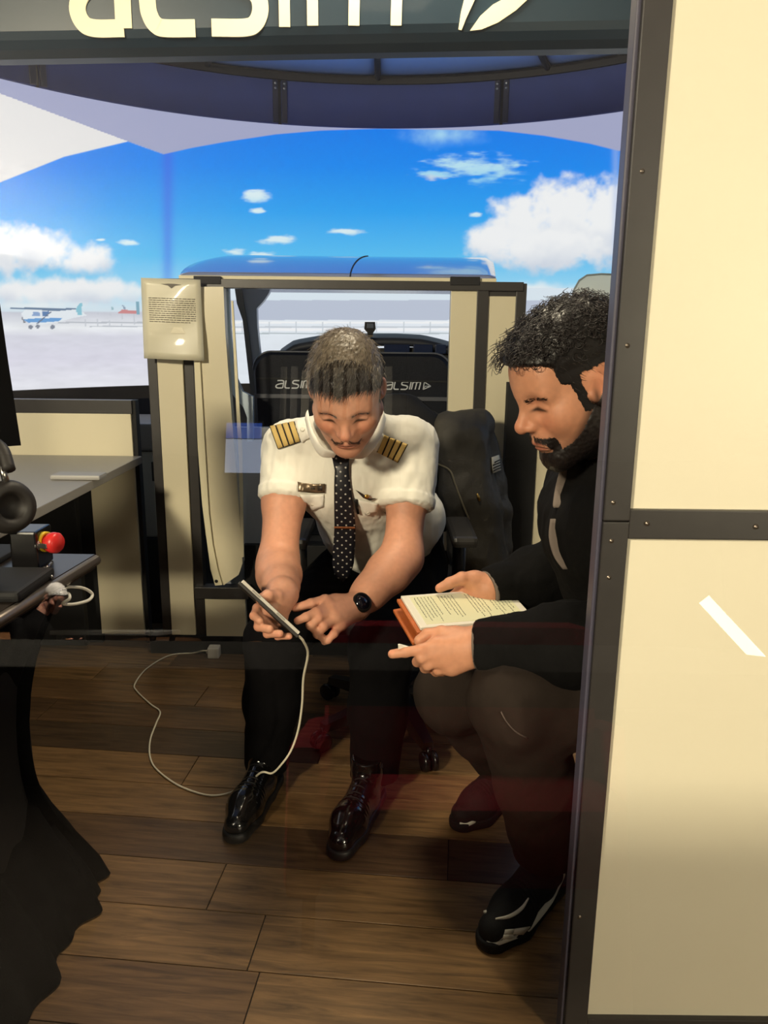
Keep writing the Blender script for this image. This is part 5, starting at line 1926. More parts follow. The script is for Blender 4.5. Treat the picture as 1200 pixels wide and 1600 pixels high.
# hair: full shell, curls on top and over the forehead
m = hair_mask(Vh + (0.0035 * fbm(Vh, 190, 77, 3))[:, None] * V3(0, 1, 0.8), peak=0.0, line=YB2, low=-0.058, ear=0.012)
x, y, z = Vh[:, 0], Vh[:, 1], Vh[:, 2]
top = np.clip((z - 0.045) / 0.05, 0, 1)
th_ = 0.0028 + 0.015 * top + 0.004 * fbm(Vh, 120, 14, 3) * top
Vs, Qs, used = shell(Vh, Qh, Nh, m, th_)
hp = [(W2(Vs), Qs, np.tile(col3(20, 16, 16), (len(Vs), 1)))]
Ns = Nh[used]
wv = np.where((Vs[:, 2] < 0.07), 1.0, 0.15) * (m[used] > 0.45)
q = tufts(Vs, Ns, wv, 2200, 0.011, 0.0005, [col3(34, 28, 26), col3(58, 48, 43), col3(22, 18, 18)], lambda P: np.stack([0 * P[:, 0], -0.7 + 0 * P[:, 0], -0.8 + 0 * P[:, 0]], 1), 12, 0.25, 0.25)
hp.append((W2(q[0]), q[1], q[2]))
rg = np.random.default_rng(31)
wv = (np.clip((Vs[:, 2] - 0.055) / 0.03, 0, 1) * (m[used] > 0.3)).astype(float)
nc = 900
sel = rg.choice(len(Vs), nc, p=wv / wv.sum())
P0, N0 = Vs[sel], Ns[sel]
T0 = np.cross(N0, rg.normal(size=(nc, 3)))
T0 /= np.linalg.norm(T0, axis=1)[:, None]
B0 = np.cross(N0, T0)
front = np.clip((P0[:, 1] - 0.02) / 0.06, 0, 1)
rad = rg.uniform(0.0035, 0.0075, nc) * (1 + 0.35 * front)
turns = rg.uniform(0.8, 1.7, nc)
hgt = rg.uniform(0.006, 0.016, nc) * (1 + 0.5 * front)
t = np.linspace(0, 1, 15)
ph = rg.uniform(0, 6.28, nc)[:, None] + 2 * math.pi * turns[:, None] * t[None]
path = (P0[:, None] + N0[:, None] * (hgt[:, None] * t[None])[..., None] + T0[:, None] * (rad[:, None] * (np.cos(ph) - np.cos(ph[:, :1])))[..., None]
        + B0[:, None] * (rad[:, None] * (np.sin(ph) - np.sin(ph[:, :1])))[..., None] + V3(0, 0.012, -0.004) * (front[:, None] * t[None] ** 1.5)[..., None])
Vq, Qq = strands(path, 0.00085 * (1 - 0.6 * t), 4)
shade = rg.uniform(0.6, 1.9, nc)
hp.append((W2(Vq), Qq, np.repeat(np.tile(col3(28, 22, 21), (nc, 1)) * shade[:, None], 15 * 4, axis=0)))
hair_mesh('hair', hp, pm)
# beard and moustache: jaw, chin and upper lip
A = np.abs(x)
jawline = np.clip((y + 0.012) / 0.008, 0, 1)
up = np.interp(y, [-0.02, 0.0, 0.02, 0.04, 0.055, 0.07, 0.1], [0.0, -0.018, -0.040, -0.062, -0.076, -0.084, -0.086])
b1 = np.clip((up - z) / 0.006 + 0.5, 0, 1) * jawline * np.clip((z + 0.135) / 0.012, 0, 1) * np.clip((0.085 - np.abs(y - 0.05)) / 0.02, 0, 1)
gt_ = np.clip(1 - np.abs(A - 0.030) / 0.007, 0, 1) * (y > 0.055) * (z < -0.055) * (z > -0.085)
mz = -0.0505 - 0.30 * A
mo_ = np.exp(-((z - mz) / 0.0048) ** 4) * (A > 0.0015) * (A < 0.033) * (y > 0.06)
lips = gauss(np.stack([A, y, z], 1), (0.0, 0.094, -0.068), (0.024, 0.02, 0.0075))
nz0 = 0.16 * fbm(Vh, 330, 55, 2)
b1 = np.clip(np.maximum(b1, 0.8 * gt_) + nz0 * (np.maximum(b1, gt_) > 0.02), 0, 1)
b1 = np.clip(b1 * (1 - 1.3 * np.clip(lips, 0, 0.77)), 0, 1)
b1 = b1 * (1 - np.clip((np.abs(z + 0.079) < 0.003) * (A < 0.02), 0, 1) * 0.0)
Vs, Qs, used = shell(Vh, Qh, Nh, b1, 0.0028 + 0.0012 * fbm(Vh, 260, 40, 2), -0.0006)
bp_ = [(W2(Vs), Qs, np.tile(col3(26, 20, 19), (len(Vs), 1)))]
q = tufts(Vh, Nh, np.where(b1 > 0.3, b1, 0) + 1e-9, 3000, 0.006, 0.0005, [col3(24, 19, 18), col3(44, 36, 32), col3(18, 14, 14)], lambda P: np.stack([0 * P[:, 0], 0.1 + 0 * P[:, 0], -1 + 0 * P[:, 0]], 1), 22, 0.35, 0.35)
bp_.append((W2(q[0]), q[1], q[2]))
hair_mesh('beard', bp_, pm)
q = tufts(Vh, Nh, mo_ + 1e-9, 1100, 0.009, 0.0006, [col3(26, 20, 19), col3(40, 31, 28)], lambda P: np.stack([np.sign(P[:, 0]) * 0.8, 0 * P[:, 0], -0.7 + 0 * P[:, 0]], 1), 23, 0.2, 0.3)
hair_mesh('moustache', [(W2(q[0]), q[1], q[2])], pm)
bz = 0.0140 + 0.0025 * np.exp(-((A - 0.036) / 0.014) ** 2)
bw = np.exp(-((z - bz) / 0.0034) ** 4) * ((A > 0.012) & (A < 0.052) & (y > 0.045))
for s in (-1, 1):
    q = tufts(Vh, Nh, bw * (x * s > 0) + 1e-12, 360, 0.008, 0.0006, [col3(30, 23, 21), col3(22, 18, 17)], lambda P: np.stack([np.sign(P[:, 0]), 0 * P[:, 0], 0.05 + 0 * P[:, 0]], 1), 25, 0.18, 0.22)
    hair_mesh('eyebrow', [(W2(q[0]), q[1], q[2])], pm)

# jacket -----------------------------------------------
JK = mat('black_jacket', srgb(11, 10, 10), spec=0.15, rough=0.9, var=0.1, scale=25, bump=0.08, bscale=220)
jf = Field((0.10, 1.16, 0.48), (0.80, 1.82, 1.10), 0.0055)
jf.cone((.58, 1.48, .58), (.46, 1.46, .82), .150, .135, .05)
jf.ball((.44, 1.385, .85), .105, .05)
jf.ball((.43, 1.545, .85), .105, .05)
jf.ball((.51, 1.46, .90), .11, .05)
jf.cone(sN + V3(0, .03, -.01), sF + V3(0, -.03, -.01), .066, .066, .05)
jf.cone((.44, 1.455, .94), lerp(nb2, hc2, .30) + V3(.012, 0, .0), .085, .073, .03)
for s_, e_, w_, re, rw in ((sN, eN, wN, .078, .043), (sF, eF, wF, .070, .041)):
    jf.cone(s_, e_, .078, re, .03)
    jf.cone(e_, lerp(e_, w_, .5), re, re * .86, .03)
    jf.cone(lerp(e_, w_, .5), w_, re * .86, rw, .03)
for s_, e_, w_ in ((sN, eN, wN), (sF, eF, wF)):
    d = unit(w_ - e_)
    lo, hi = np.minimum(w_, w_ + d * .06) - .06, np.maximum(w_, w_ + d * .06) + .06
    s, g = jf._slice(lo, hi, 0.0)
    dd = (g[0] - w_[0]) * d[0] + (g[1] - w_[1]) * d[1] + (g[2] - w_[2]) * d[2]
    jf.v[s] = np.maximum(jf.v[s], dd.astype(np.float32))
jf.cone(hc2 + HS2 * (R2 @ V3(0, -.03, -.06)), lerp(nb2, hc2, .1), .062, .060, .004, 'sub')
jf.cut((.56, 1.46, .535), (0.2, 0, -1), .01)
Vj, Qj = jf.mesh()
Vj = relax(Vj, Qj, 1)
Vj = fold(Vj, Qj, 0.006, 11, 25, (1, 1, 0.7))
Vj = fold(Vj, Qj, 0.0025, 32, 28, (1, 1, 0.6))
cloth('jacket', Vj, Qj, JK, pm)
JB = bvh_of(Vj, Qj)
GREYC = mat('grey_lining', srgb(112, 100, 92), rough=0.85, bump=0.1, bscale=400)
for w_, e_, r_ in ((wN, eN, .0405), (wF, eF, .039)):
    d = unit(w_ - e_)
    a1 = unit(np.cross(d, V3(0, 0, 1)))
    a2 = np.cross(d, a1)
    ang = np.linspace(0, 2 * math.pi, 31)[:-1]
    prof = [(-.004, r_ + .003), (.006, r_ + .003), (.007, r_ - .002), (-.004, r_ - .002)]
    k = len(ang)
    V = [w_ + d * p_ + q_ * (math.cos(a) * a1 + math.sin(a) * a2) for p_, q_ in prof for a in ang]
    Fc = [(i * k + j, i * k + (j + 1) % k, ((i + 1) % 4) * k + (j + 1) % k, ((i + 1) % 4) * k + j) for i in range(4) for j in range(k)]
    MB().add(V, Fc, True).build('cuff_edge', GREYC, pm)
# grey front edging, seen in two lengths, and the collar's zip pull
for L_ in ([(889, 718), (880, 760), (875, 788), (872, 795)], [(868, 812), (869, 840), (876, 868), (886, 888)]):
    c_ = [on_surf(JB, u, v, 0.004)[0] for u, v in L_]
    c_ = spline(c_, 14)
    G = []
    for i, p in enumerate(c_):
        w_ = 0.0085 * math.sin(math.pi * (0.15 + 0.75 * i / 13)) + 0.002
        G.append([p + V3(q * w_, 0, 0) for q in (-1, -.3, .3, 1)])
    MB().grid(np.array(G), True, (0, 0.003, 0)).build('grey_edging', GREYC, pm)
a, n = on_surf(JB, 878, 698, 0.005)
MB().lathe([(.006, 0), (.006, .002), (.003, .003), (.001, .002)], a, n, 14).build('snap_button', STEEL, pm)
a, n = on_surf(JB, 891, 692, 0.005)
MB().tube([a, a + V3(0.002, -0.002, 0.014)], 0.0022, 6).build('zip_pull', STEEL, pm)

# trousers and sneakers --------------------------------
TR2 = mat('brown_black_trousers', srgb(44, 36, 31), spec=0.15, rough=0.9, var=0.08, scale=30, bump=0.06, bscale=260)
kN, kF = at(812, 1094, 1.315), at(705, 1085, 1.62)
toeN, heelN = az(754, 1488, 0.0), az(874, 1374, 0.0)
toeF, heelF = az(712, 1297, 0.0), az(800, 1240, 0.0)
aN = lerp(toeN, heelN, .74) + V3(0, 0, .15)
aF = lerp(toeF, heelF, .76) + V3(0, 0, .15)
tf = Field((0.02, 1.12, 0.06), (0.84, 1.86, 0.74), 0.0065)
tf.ball((.60, 1.50, .55), .150, .04)
tf.cone((.60, 1.40, .52), kN, .105, .088, .05)
tf.cone((.60, 1.60, .52), kF, .105, .078, .05)
tf.cone(kN, lerp(kN, aN, .55), .086, .074, .03)
tf.cone(lerp(kN, aN, .55), aN + V3(0, 0, -.03), .074, .066, .03)
tf.cone(kF, lerp(kF, aF, .55), .078, .070, .03)
tf.cone(lerp(kF, aF, .55), aF + V3(0, 0, -.03), .070, .062, .03)
tf.cut((0, 0, .098), (0, 0, -1), .006)
Vt, Qt = tf.mesh()
Vt = fold(relax(Vt, Qt, 1), Qt, 0.006, 10, 35, (1, 1, .8))
cloth('trousers', Vt, Qt, TR2, pm)
TB = bvh_of(Vt, Qt)
c_ = spline([on_surf(TB, u, v, 0.001)[0] for u, v in [(783, 1112), (792, 1128), (806, 1143), (824, 1153)]], 16)
MB().tube(c_, 0.0016, 6).build('pocket_zip', mat('dull_zip', srgb(96, 84, 78), rough=0.4, metal=0.6), pm)
MESHB = mat('black_knit', srgb(13, 12, 13), rough=0.8, bump=0.2, bscale=500)
WHITES = mat('off_white_rubber', srgb(250, 244, 226), rough=0.6)
for toe, heel, an, nm in ((toeN, heelN, aN, 'near'), (toeF, heelF, aF, 'far')):
    so, Vq, Qq, Pq = shoe(toe, heel, lerp(toe, heel, .74) + V3(0, 0, .13), 'shoe', pm, MESHB, MESHB, -1, 0.0033, 1.1)
    SBV = bvh_of(Vq, Qq)
    MB().tube([an + V3(0, 0, -.05), an + V3(0, 0, .02)], [0.040, 0.043], 14).build('sock', mat('tan_sock', srgb(150, 112, 92), rough=0.9), so)
    def strip(pts, w0, name, off=0.002):
        c_ = spline([on_surf(SBV, u, v, off)[0] for u, v in pts], 20)
        G = []
        for i, p in enumerate(c_):
            w_ = w0 * (math.sin(math.pi * (0.08 + 0.84 * i / 19)) * .8 + .2)
            dx = unit(np.gradient(c_, axis=0)[i])
            sd = unit(np.cross(dx, unit(V3(-.3, -1, .45))))
            G.append([p + sd * w_ * q for q in (-1, 0, 1)])
        MB().grid(np.array(G), True, (.0008, .0025, -.001)).build(name, WHITES, so)
    if nm == 'near':
        strip([(744, 1495), (770, 1498), (800, 1488), (822, 1466), (846, 1440), (868, 1416), (879, 1390), (880, 1362), (872, 1348)], .0058, 'white_sole_line')
        strip([(774, 1437), (796, 1432), (814, 1420), (825, 1404)], .0036, 'white_collar_line')
        # block letter emblem on the side of the shoe
        for poly in ([(788, 1452), (803, 1450), (800, 1458), (786, 1459)], [(777, 1471), (784, 1464), (812, 1464), (808, 1472)],
                     [(803, 1450), (827, 1446), (816, 1458), (800, 1458)], [(786, 1459), (800, 1458), (806, 1466), (784, 1465)], [(800, 1466), (812, 1452), (826, 1448), (812, 1470)]):
            patch('letter_emblem', poly, WHITES, so, SBV, 0.0015, 0.0025, 3, 3)
        a, b = on_surf(SBV, 747, 1417, .003)[0], on_surf(SBV, 759, 1427, .003)[0]
        MB().tube([a, b], .0035, 6).build('lace_tip', WHITES, so)
    else:
        strip([(717, 1289), (730, 1294), (744, 1292), (756, 1286)], .005, 'white_sole_line')

# ------------------------------------------------------------------ what they hold
# tablet in the pilot's hand: thin slab in a dark case seen along its edge
ta = thing('tablet', 'thin tablet in dark case held edge-on by the pilot, cable below it', 'tablet', at(421, 950, 1.47))
p0, p1 = at(377, 909, 1.475), at(466, 991, 1.455)
e1 = unit(p1 - p0)
vd = unit(ray(421, 950))
e2 = vd - e1 * (vd @ e1)
e2 = unit(e2)
nn = np.cross(e1, e2)
if nn[2] < 0:
    nn = -nn
L = np.linalg.norm(p1 - p0)
tilt = math.radians(-3)
e2, nn = math.cos(tilt) * e2 + math.sin(tilt) * nn, -math.sin(tilt) * e2 + math.cos(tilt) * nn
c = (p0 + p1) / 2 + e2 * 0.043
MB().obox(c + nn * 0.0025, e1, e2, nn, (L / 2, 0.043, 0.0035), 0.0015).build('body', mat('silver_rim', srgb(214, 208, 196), rough=0.35, metal=0.4), ta)
MB().obox(c + nn * 0.0062, e1, e2, nn, (L / 2 - 0.006, 0.038, 0.0005)).build('glass', mat('dark_glass', srgb(20, 22, 30), rough=0.08), ta)
MB().obox(c - nn * 0.004, e1, e2, nn, (L / 2 + 0.003, 0.045, 0.0032), 0.0015).build('case', mat('dark_case', srgb(38, 34, 32), rough=0.5), ta)
for k in (-0.25, 0.18):
    MB().obox(c - e2 * 0.0435 + e1 * (k * L) + nn * 0.0025, e1, e2, nn, (0.011, 0.001, 0.0016), 0.0006).build('side_button', mat('grey_button', srgb(150, 146, 138), rough=0.4), ta)

# large tablet with handwriting, brown folding case beneath
tb = thing('tablet', 'white-rimmed tablet showing handwritten notes in an orange-brown folding case', 'tablet', at(715, 950, 1.50))
TL, TR_, BL = at(626, 931, 1.56), at(786, 928, 1.60), at(657, 981, 1.43)
ey = BL - TL
hgt_ = np.linalg.norm(ey)
ey = unit(ey)
ex = TR_ - TL
ex = unit(ex - ey * (ex @ ey))
nz_ = np.cross(ex, ey)
if nz_[2] < 0:
    nz_ = -nz_
wdt = np.linalg.norm(TR_ - TL) + 0.02
c = TL + ex * wdt / 2 + ey * hgt_ / 2
MB().obox(c - nz_ * 0.003, ex, ey, nz_, (wdt / 2, hgt_ / 2, 0.0035), 0.002).build('body', mat('white_rim', srgb(236, 230, 214), rough=0.35), tb)
SCR = mat('lit_note_screen', srgb(206, 200, 160), rough=0.2, emit=0.35)
scr = MB().obox(c + nz_ * 0.0008, ex, ey, nz_, (wdt / 2 - 0.016, hgt_ / 2 - 0.010, 0.0004)).build('screen', SCR, tb)
rr_ = random.Random(5)
INKD = mat('handwriting_ink', srgb(84, 82, 74), rough=0.6)
sw, sh_ = wdt - 0.036, hgt_ - 0.026
o_ = c - ex * sw / 2 - ey * sh_ / 2 + nz_ * 0.0014
for k in range(27):  # lines of handwriting run across the short side
    m = MB()
    x = sw * (0.03 + k * 0.036)
    if k in (6, 12, 13, 14, 20):
        continue
    t = 0.03
    end = rr_.uniform(0.55, 0.97)
    while t < end:
        wl = rr_.uniform(0.03, 0.09)
        n_ = 7
        pts = [o_ + ex * (x + rr_.uniform(-.0011, .0011)) + ey * (sh_ * (t + wl * i / (n_ - 1))) for i in range(n_)]
        m.tube(pts, 0.0006, 3, False)
        t += wl + 0.018
    m.build('handwriting_line', INKD, scr)
CASE = mat('tan_leather', srgb(186, 98, 44), rough=0.5, var=0.1, scale=40, bump=0.15, bscale=260)
cs1 = MB().obox(c - nz_ * 0.0105 - ex * 0.004 + ey * 0.002, ex, ey, nz_, (wdt / 2 + 0.004, hgt_ / 2 + 0.003, 0.0035), 0.002).build('case_back', CASE, tb)
th = math.radians(7)
ex2 = math.cos(th) * ex + math.sin(th) * nz_
nz2 = np.cross(ex2, ey)
if nz2[2] < 0:
    nz2 = -nz2
MB().obox(c - nz_ * 0.022 - ex * 0.010 - ey * 0.004, ex2, ey, nz2, (wdt / 2 + 0.004, hgt_ / 2 + 0.001, 0.0035), 0.002).build('case_cover', CASE, tb)
pc = thing('paper_slip', 'small white paper tip held along the bearded man\'s forefinger', 'paper', at(629, 1012, 1.33))
MB().prism([at(622, 1008, 1.322), at(624, 1007.5, 1.322), at(640, 1012, 1.326), at(622, 1016, 1.325)], (0.0, 0.003, 0.001)).build('sheet', WHITEP, pc)

# ------------------------------------------------------------------ chairs
ch_ = thing('office_chair', 'black office chair with armrests under the pilot, jacket over its back', 'chair', (0.05, 2.22, 0))
CHB = mat('black_upholstery', srgb(20, 20, 24), rough=0.75, bump=0.15, bscale=300)
CHP = mat('black_nylon', srgb(30, 28, 28), rough=0.4)
MB().box((-0.21, 1.98, 0.385), (0.27, 2.47, 0.462), 0.03).build('seat', CHB, ch_)
G = []
for v in np.linspace(0, 1, 12):
    row = []
    for u in np.linspace(-1, 1, 15):
        w_ = 0.205 * (1 - 0.55 * max(0, (v - 0.72) / 0.28) ** 2.2) * (0.88 + 0.12 * math.sin(math.pi * min(1, v * 1.3)))
        row.append((0.045 + u * w_, 2.50 - 0.05 * (1 - u * u) + 0.02 * v, 0.56 + 0.455 * v - 0.035 * abs(u) ** 3 * v))
    G.append(row)
MB().grid(np.array(G), True, (0, 0.05, 0)).build('backrest', CHB, ch_)
MB().tube(spline([(0.045, 2.42, 0.385), (0.045, 2.56, 0.40), (0.045, 2.575, 0.55), (0.045, 2.55, 0.75)], 20), 0.022, 8).build('back_bar', CHP, ch_)
for s, X in ((-1, -0.245), (1, None)):
    a = at(722, 826, 2.12) if s > 0 else V3(-0.245, 2.12, 0.655)
    X = a[0]
    zt_ = a[2]
    MB().box((X - 0.036, 2.02, zt_ - 0.032), (X + 0.036, 2.28, zt_), 0.014).build('armrest', mat('black_polyurethane', srgb(44, 42, 40), rough=0.35), ch_)
    xin = 0.27 if s > 0 else -0.21
    MB().tube([(X, 2.17, zt_ - 0.02), (X, 2.19, 0.42), (xin - s * 0.03, 2.2, 0.39)], 0.020, 8).build('arm_bracket', CHP, ch_)
MB().lathe([(0.06, 0.36), (0.06, 0.385), (0.028, 0.385)][::-1], (0.05, 2.22, 0), (0, 0, 1), 20).build('seat_plate', CHP, ch_)
MB().lathe([(0.034, 0.10), (0.034, 0.22), (0.024, 0.22), (0.024, 0.37)], (0.05, 2.22, 0), (0, 0, 1), 20).build('gas_column', BLACKM, ch_)
base_dir = math.atan2(1.965 - 2.22, 0.13 - 0.05)


def star_base(parent, c, r, a0):
    for k in range(5):
        a = a0 + k * 2 * math.pi / 5
        d = V3(math.cos(a), math.sin(a), 0)
        sd = V3(-d[1], d[0], 0)
        m = MB()
        sec = []
        for t, hw, zb, zt in ((0.02, .034, .075, .125), (0.5, .026, .066, .105), (1.0, .018, .062, .084)):
            o = V3(*c) + d * (r * t)
            sec.append([o + sd * hw + V3(0, 0, zb), o + sd * hw * .8 + V3(0, 0, zt), o - sd * hw * .8 + V3(0, 0, zt), o - sd * hw + V3(0, 0, zb)])
        V = [p for s in sec for p in s]
        Fc = [(0, 1, 2, 3), (11, 10, 9, 8)] + [(i * 4 + j, (i + 1) * 4 + j, (i + 1) * 4 + (j + 1) % 4, i * 4 + (j + 1) % 4) for i in range(2) for j in range(4)]
        lg = m.add(V, Fc).build('base_leg', CHP, parent)
        e = V3(*c) + d * r
        ca = MB()
        for s in (-1, 1):
            ca.lathe([(0.012, -0.008), (0.027, -0.007), (0.029, 0), (0.027, 0.007), (0.012, 0.008)], e + V3(0, 0, 0.0295) + sd * s * 0.014 + d * 0.006, sd, 20)
        ca.tube([e + V3(0, 0, 0.03), e + V3(0, 0, 0.07)], 0.008, 8)
        ca.build('caster', BLACKG, lg)


star_base(ch_, (0.05, 2.22, 0), 0.275, base_dir)
c2_ = thing('swivel_stool', 'black swivel stool under the bearded man behind the black post', 'stool', (0.63, 1.50, 0))
MB().lathe([(0.001, 0.345), (0.15, 0.345), (0.19, 0.36), (0.2, 0.39), (0.19, 0.42), (0.15, 0.43), (0.001, 0.43)], (0.63, 1.50, 0), (0, 0, 1), 36).build('seat', CHB, c2_)
MB().lathe([(0.034, 0.10), (0.034, 0.2), (0.024, 0.2), (0.024, 0.35)], (0.63, 1.50, 0), (0, 0, 1), 20).build('gas_column', BLACKM, c2_)
star_base(c2_, (0.63, 1.5, 0), 0.26, math.radians(40))

# jacket hung over the chair's back: body, hanging sleeve with a flag patch, zip
jh = thing('jacket', 'dark grey jacket with a striped flag patch draped over the chair back', 'jacket', (0.24, 2.5, 0.5))
JC = mat('charcoal_jacket', srgb(68, 64, 57), rough=0.6, var=0.12, scale=18, bump=0.12, bscale=120)
jf = Field((-0.02, 2.18, 0.42), (0.52, 2.72, 1.08), 0.006)
q = lambda u, v, Y: at(u, v, Y)
jf.cone(q(702, 668, 2.52), q(748, 664, 2.54), .052, .048, .04)
jf.cone(q(705, 690, 2.50), q(720, 770, 2.46), .055, .060, .04)
jf.cone(q(735, 690, 2.50), q(748, 790, 2.46), .055, .060, .04)
jf.cone(q(720, 770, 2.46), q(735, 860, 2.44), .060, .060, .04)
jf.cone(q(748, 790, 2.46), q(768, 880, 2.44), .058, .050, .04)
jf.cone(q(735, 860, 2.44), q(762, 915, 2.42), .055, .045, .04)
jf.cone(q(757, 690, 2.55), q(770, 760, 2.53), .036, .038, .02)
jf.cone(q(770, 760, 2.53), q(779, 800, 2.51), .038, .038, .02)
jf.cone(q(779, 800, 2.51), q(778, 860, 2.50), .038, .042, .02)
Vj, Qj = jf.mesh()
Vj = fold(relax(Vj, Qj, 1), Qj, 0.007, 8, 45, (1.2, 1.2, .6))
Vj = fold(Vj, Qj, 0.0035, 22, 48, (1.2, 1.2, .6))
cloth('jacket_shell', Vj, Qj, JC, jh)
JB2 = bvh_of(Vj, Qj)
fp = patch('flag_patch', [(766, 715), (778, 711), (781, 735), (768, 740)], mat('pale_patch', srgb(222, 218, 204), rough=0.8), jh, JB2, 0.002, 0.004, 4, 4)
DK = mat('patch_black', srgb(40, 38, 36), rough=0.8)
for k in range(4):
    a0, a1 = 0.30 + k * .17, 0.30 + k * .17 + .07
    P_ = np.array([(766, 715), (778, 711), (781, 735), (768, 740)], float)
    patch('patch_stripe', [lerp(P_[0], P_[3], a0) + (3 if k < 1 else 0, 0), lerp(P_[1], P_[2], a0), lerp(P_[1], P_[2], a1), lerp(P_[0], P_[3], a1) + (3 if k < 1 else 0, 0)], DK, fp, JB2, 0.001, 0.0065, 3, 2)
c_ = spline([on_surf(JB2, u, v, 0.002)[0] for u, v in [(685, 725), (703, 735), (711, 755), (722, 785), (733, 812)]], 24)
MB().tube(c_, 0.0035, 6).build('zip', mat('zip_grey', srgb(120, 112, 92), rough=0.5), jh)
a, n = on_surf(JB2, 747, 777, 0.004)
MB().tube([a + V3(-.004, 0, .012), a, a + V3(.004, -.002, -.012)], [0.003, 0.005, 0.004], 8).build('zip_pull', BRASS, jh)

# ------------------------------------------------------------------ the shop window the picture is taken through, and the lounge it mirrors
TILT = math.radians(10.3)
win = tag(empty('window_1', (0, 0.45, 0.86)), kind='structure')
GL = bpy.data.materials.new('window_glass')
GL.use_nodes = True
g_ = GL.node_tree
g_.nodes.remove(g_.nodes['Principled BSDF'])
trn = g_.nodes.new('ShaderNodeBsdfTransparent')
trn.inputs['Color'].default_value = (0.97, 0.98, 0.97, 1)
gls = g_.nodes.new('ShaderNodeBsdfGlossy')
gls.inputs['Roughness'].default_value = 0.0
mxs = g_.nodes.new('ShaderNodeMixShader')
mxs.inputs['Fac'].default_value = 0.10
g_.links.new(trn.outputs['BSDF'], mxs.inputs[1])
g_.links.new(gls.outputs['BSDF'], mxs.inputs[2])
g_.links.new(mxs.outputs['Shader'], g_.nodes['Material Output'].inputs['Surface'])
st_, ct_ = math.sin(TILT), math.cos(TILT)
pane_pt = lambda x, z: np.array([x, 0.5 + (z - H) * st_ / ct_, z])
MB().add([pane_pt(-1.7, 0.12), pane_pt(1.9, 0.12), pane_pt(1.9, 2.66), pane_pt(-1.7, 2.66)], [(0, 1, 2, 3)]).build('pane', GL, win)
for x in (-1.7, 1.9):
    MB().obox(pane_pt(x, 1.39), (1, 0, 0), (0, ct_, -st_), (0, st_, ct_), (0.02, 0.02, 1.30), 0.003).build('frame', BLACKF, win)
MB().obox(pane_pt(0.1, 0.10), (1, 0, 0), (0, ct_, -st_), (0, st_, ct_), (1.82, 0.02, 0.02), 0.003).build('frame', BLACKF, win)
MB().box((-1.72, 0.27, 0.0), (1.92, 0.33, 0.075), 0.003).build('sill_wall', BLACKM, win)

ct = thing('shade_counter', 'unseen dark worktop added to shade the floor and lower panel', 'shade_counter', (0, -0.3, 0))  # unseen, added to block light from the floor and lower panel
MB().box((-3.0, -0.52, 0.935), (0.55, 0.20, 0.97), 0.004).build('counter_top', VBLACK, ct)
for x in (-2.9, -1.2, 0.45):
    MB().box((x - 0.03, -0.4, 0.0), (x + 0.03, 0.1, 0.934), 0.004).build('leg', BLACKM, ct)

BROWN = mat('brown_leather', srgb(150, 104, 66), rough=0.5, var=0.08, scale=20, bump=0.1, bscale=150)
CHROME = mat('brushed_chrome', srgb(170, 166, 160), rough=0.35, metal=0.9)


def tub_chair(x, y, rz, label):
    t = thing('tub_chair', label, 'chair', (0, 0, 0), 'lounge tub chairs')
    ang = np.linspace(math.radians(-125), math.radians(125), 30)
    rows = []
    for r, z in [(0.33, 0.40), (0.35, 0.62), (0.36, 0.76), (0.34, 0.79), (0.31, 0.76), (0.29, 0.60), (0.28, 0.42)]:
        rows.append([(-r * math.cos(a), r * math.sin(a), z + (0.0 if z < 0.6 else 0.04 * math.cos(a))) for a in ang])
    MB().grid(np.array(rows)).build('backrest', BROWN, t)
    MB().lathe([(0.001, 0.36), (0.24, 0.36), (0.28, 0.40), (0.28, 0.44), (0.24, 0.47), (0.001, 0.475)], (0, 0, 0), (0, 0, 1), 28).build('seat', BROWN, t)
    for sx in (-1, 1):
        for sy in (-1, 1):
            MB().tube([(sx * 0.26, sy * 0.26, 0.0), (sx * 0.25, sy * 0.25, 0.40)], 0.022, 8).build('leg', CHROME, t)
        MB().tube([(-0.26, sx * 0.30, 0.22), (0.26, sx * 0.30, 0.22)], 0.015, 8).build('side_bar', CHROME, t)
    t.location = (x, y, 0)
    t.rotation_euler = (0, 0, rz)
    return t


tub_chair(-3.11, -5.95, math.radians(15), 'brown tub chair with steel legs in the lounge, the white-haired man sits in it')
tub_chair(-1.85, -5.45, math.radians(-120), 'brown tub chair with steel legs standing empty behind the low lounge table')
tub_chair(-1.13, -4.35, math.radians(160), 'brown tub chair with steel legs at the end of the lounge table nearest the shelf')
pt = thing('low_partition', 'low black partition across the lounge in front of the tub chairs', 'partition', (-1.0, -3.75, 0))
for k in range(5):
    MB().box((-4.2 + k * 1.3, -3.80, 0.0), (-2.91 + k * 1.3, -3.74, 0.83), 0.004).build('panel', VBLACK, pt)
MB().box((-4.2, -3.81, 0.83), (2.3, -3.73, 0.845), 0.003).build('cap_rail', VBLACK, pt)
ll = thing('streak_bar', 'leaning glowing bar added to mirror a white streak in the window', 'added_glow', (1.25, -1.75, 0.0))  # glow added for the white streak mirrored over the right panel, source unknown
MB().tube([(1.15, -1.80, 1.09), (1.42, -1.70, 0.74)], 0.022, 10).build('tube', mat('streak_glow', srgb(255, 250, 235), rough=0.4, emit=7.0), ll)
MB().tube([(1.42, -1.70, 0.74), (1.5, -1.67, 0.62), (1.5, -1.67, 0.0)], 0.014, 8).build('stand', BLACKM, ll)
MB().lathe([(0.12, 0.0), (0.12, 0.015), (0.02, 0.02)], (1.5, -1.67, 0), (0, 0, 1), 24).build('foot', BLACKM, ll)
lt = thing('lounge_table', 'white square table with chrome legs between the brown tub chairs', 'table', (-1.9, -4.7, 0))
MB().box((-2.3, -5.0, 0.86), (-1.55, -4.4, 0.89), 0.005).build('table_top', WHITEP, lt)
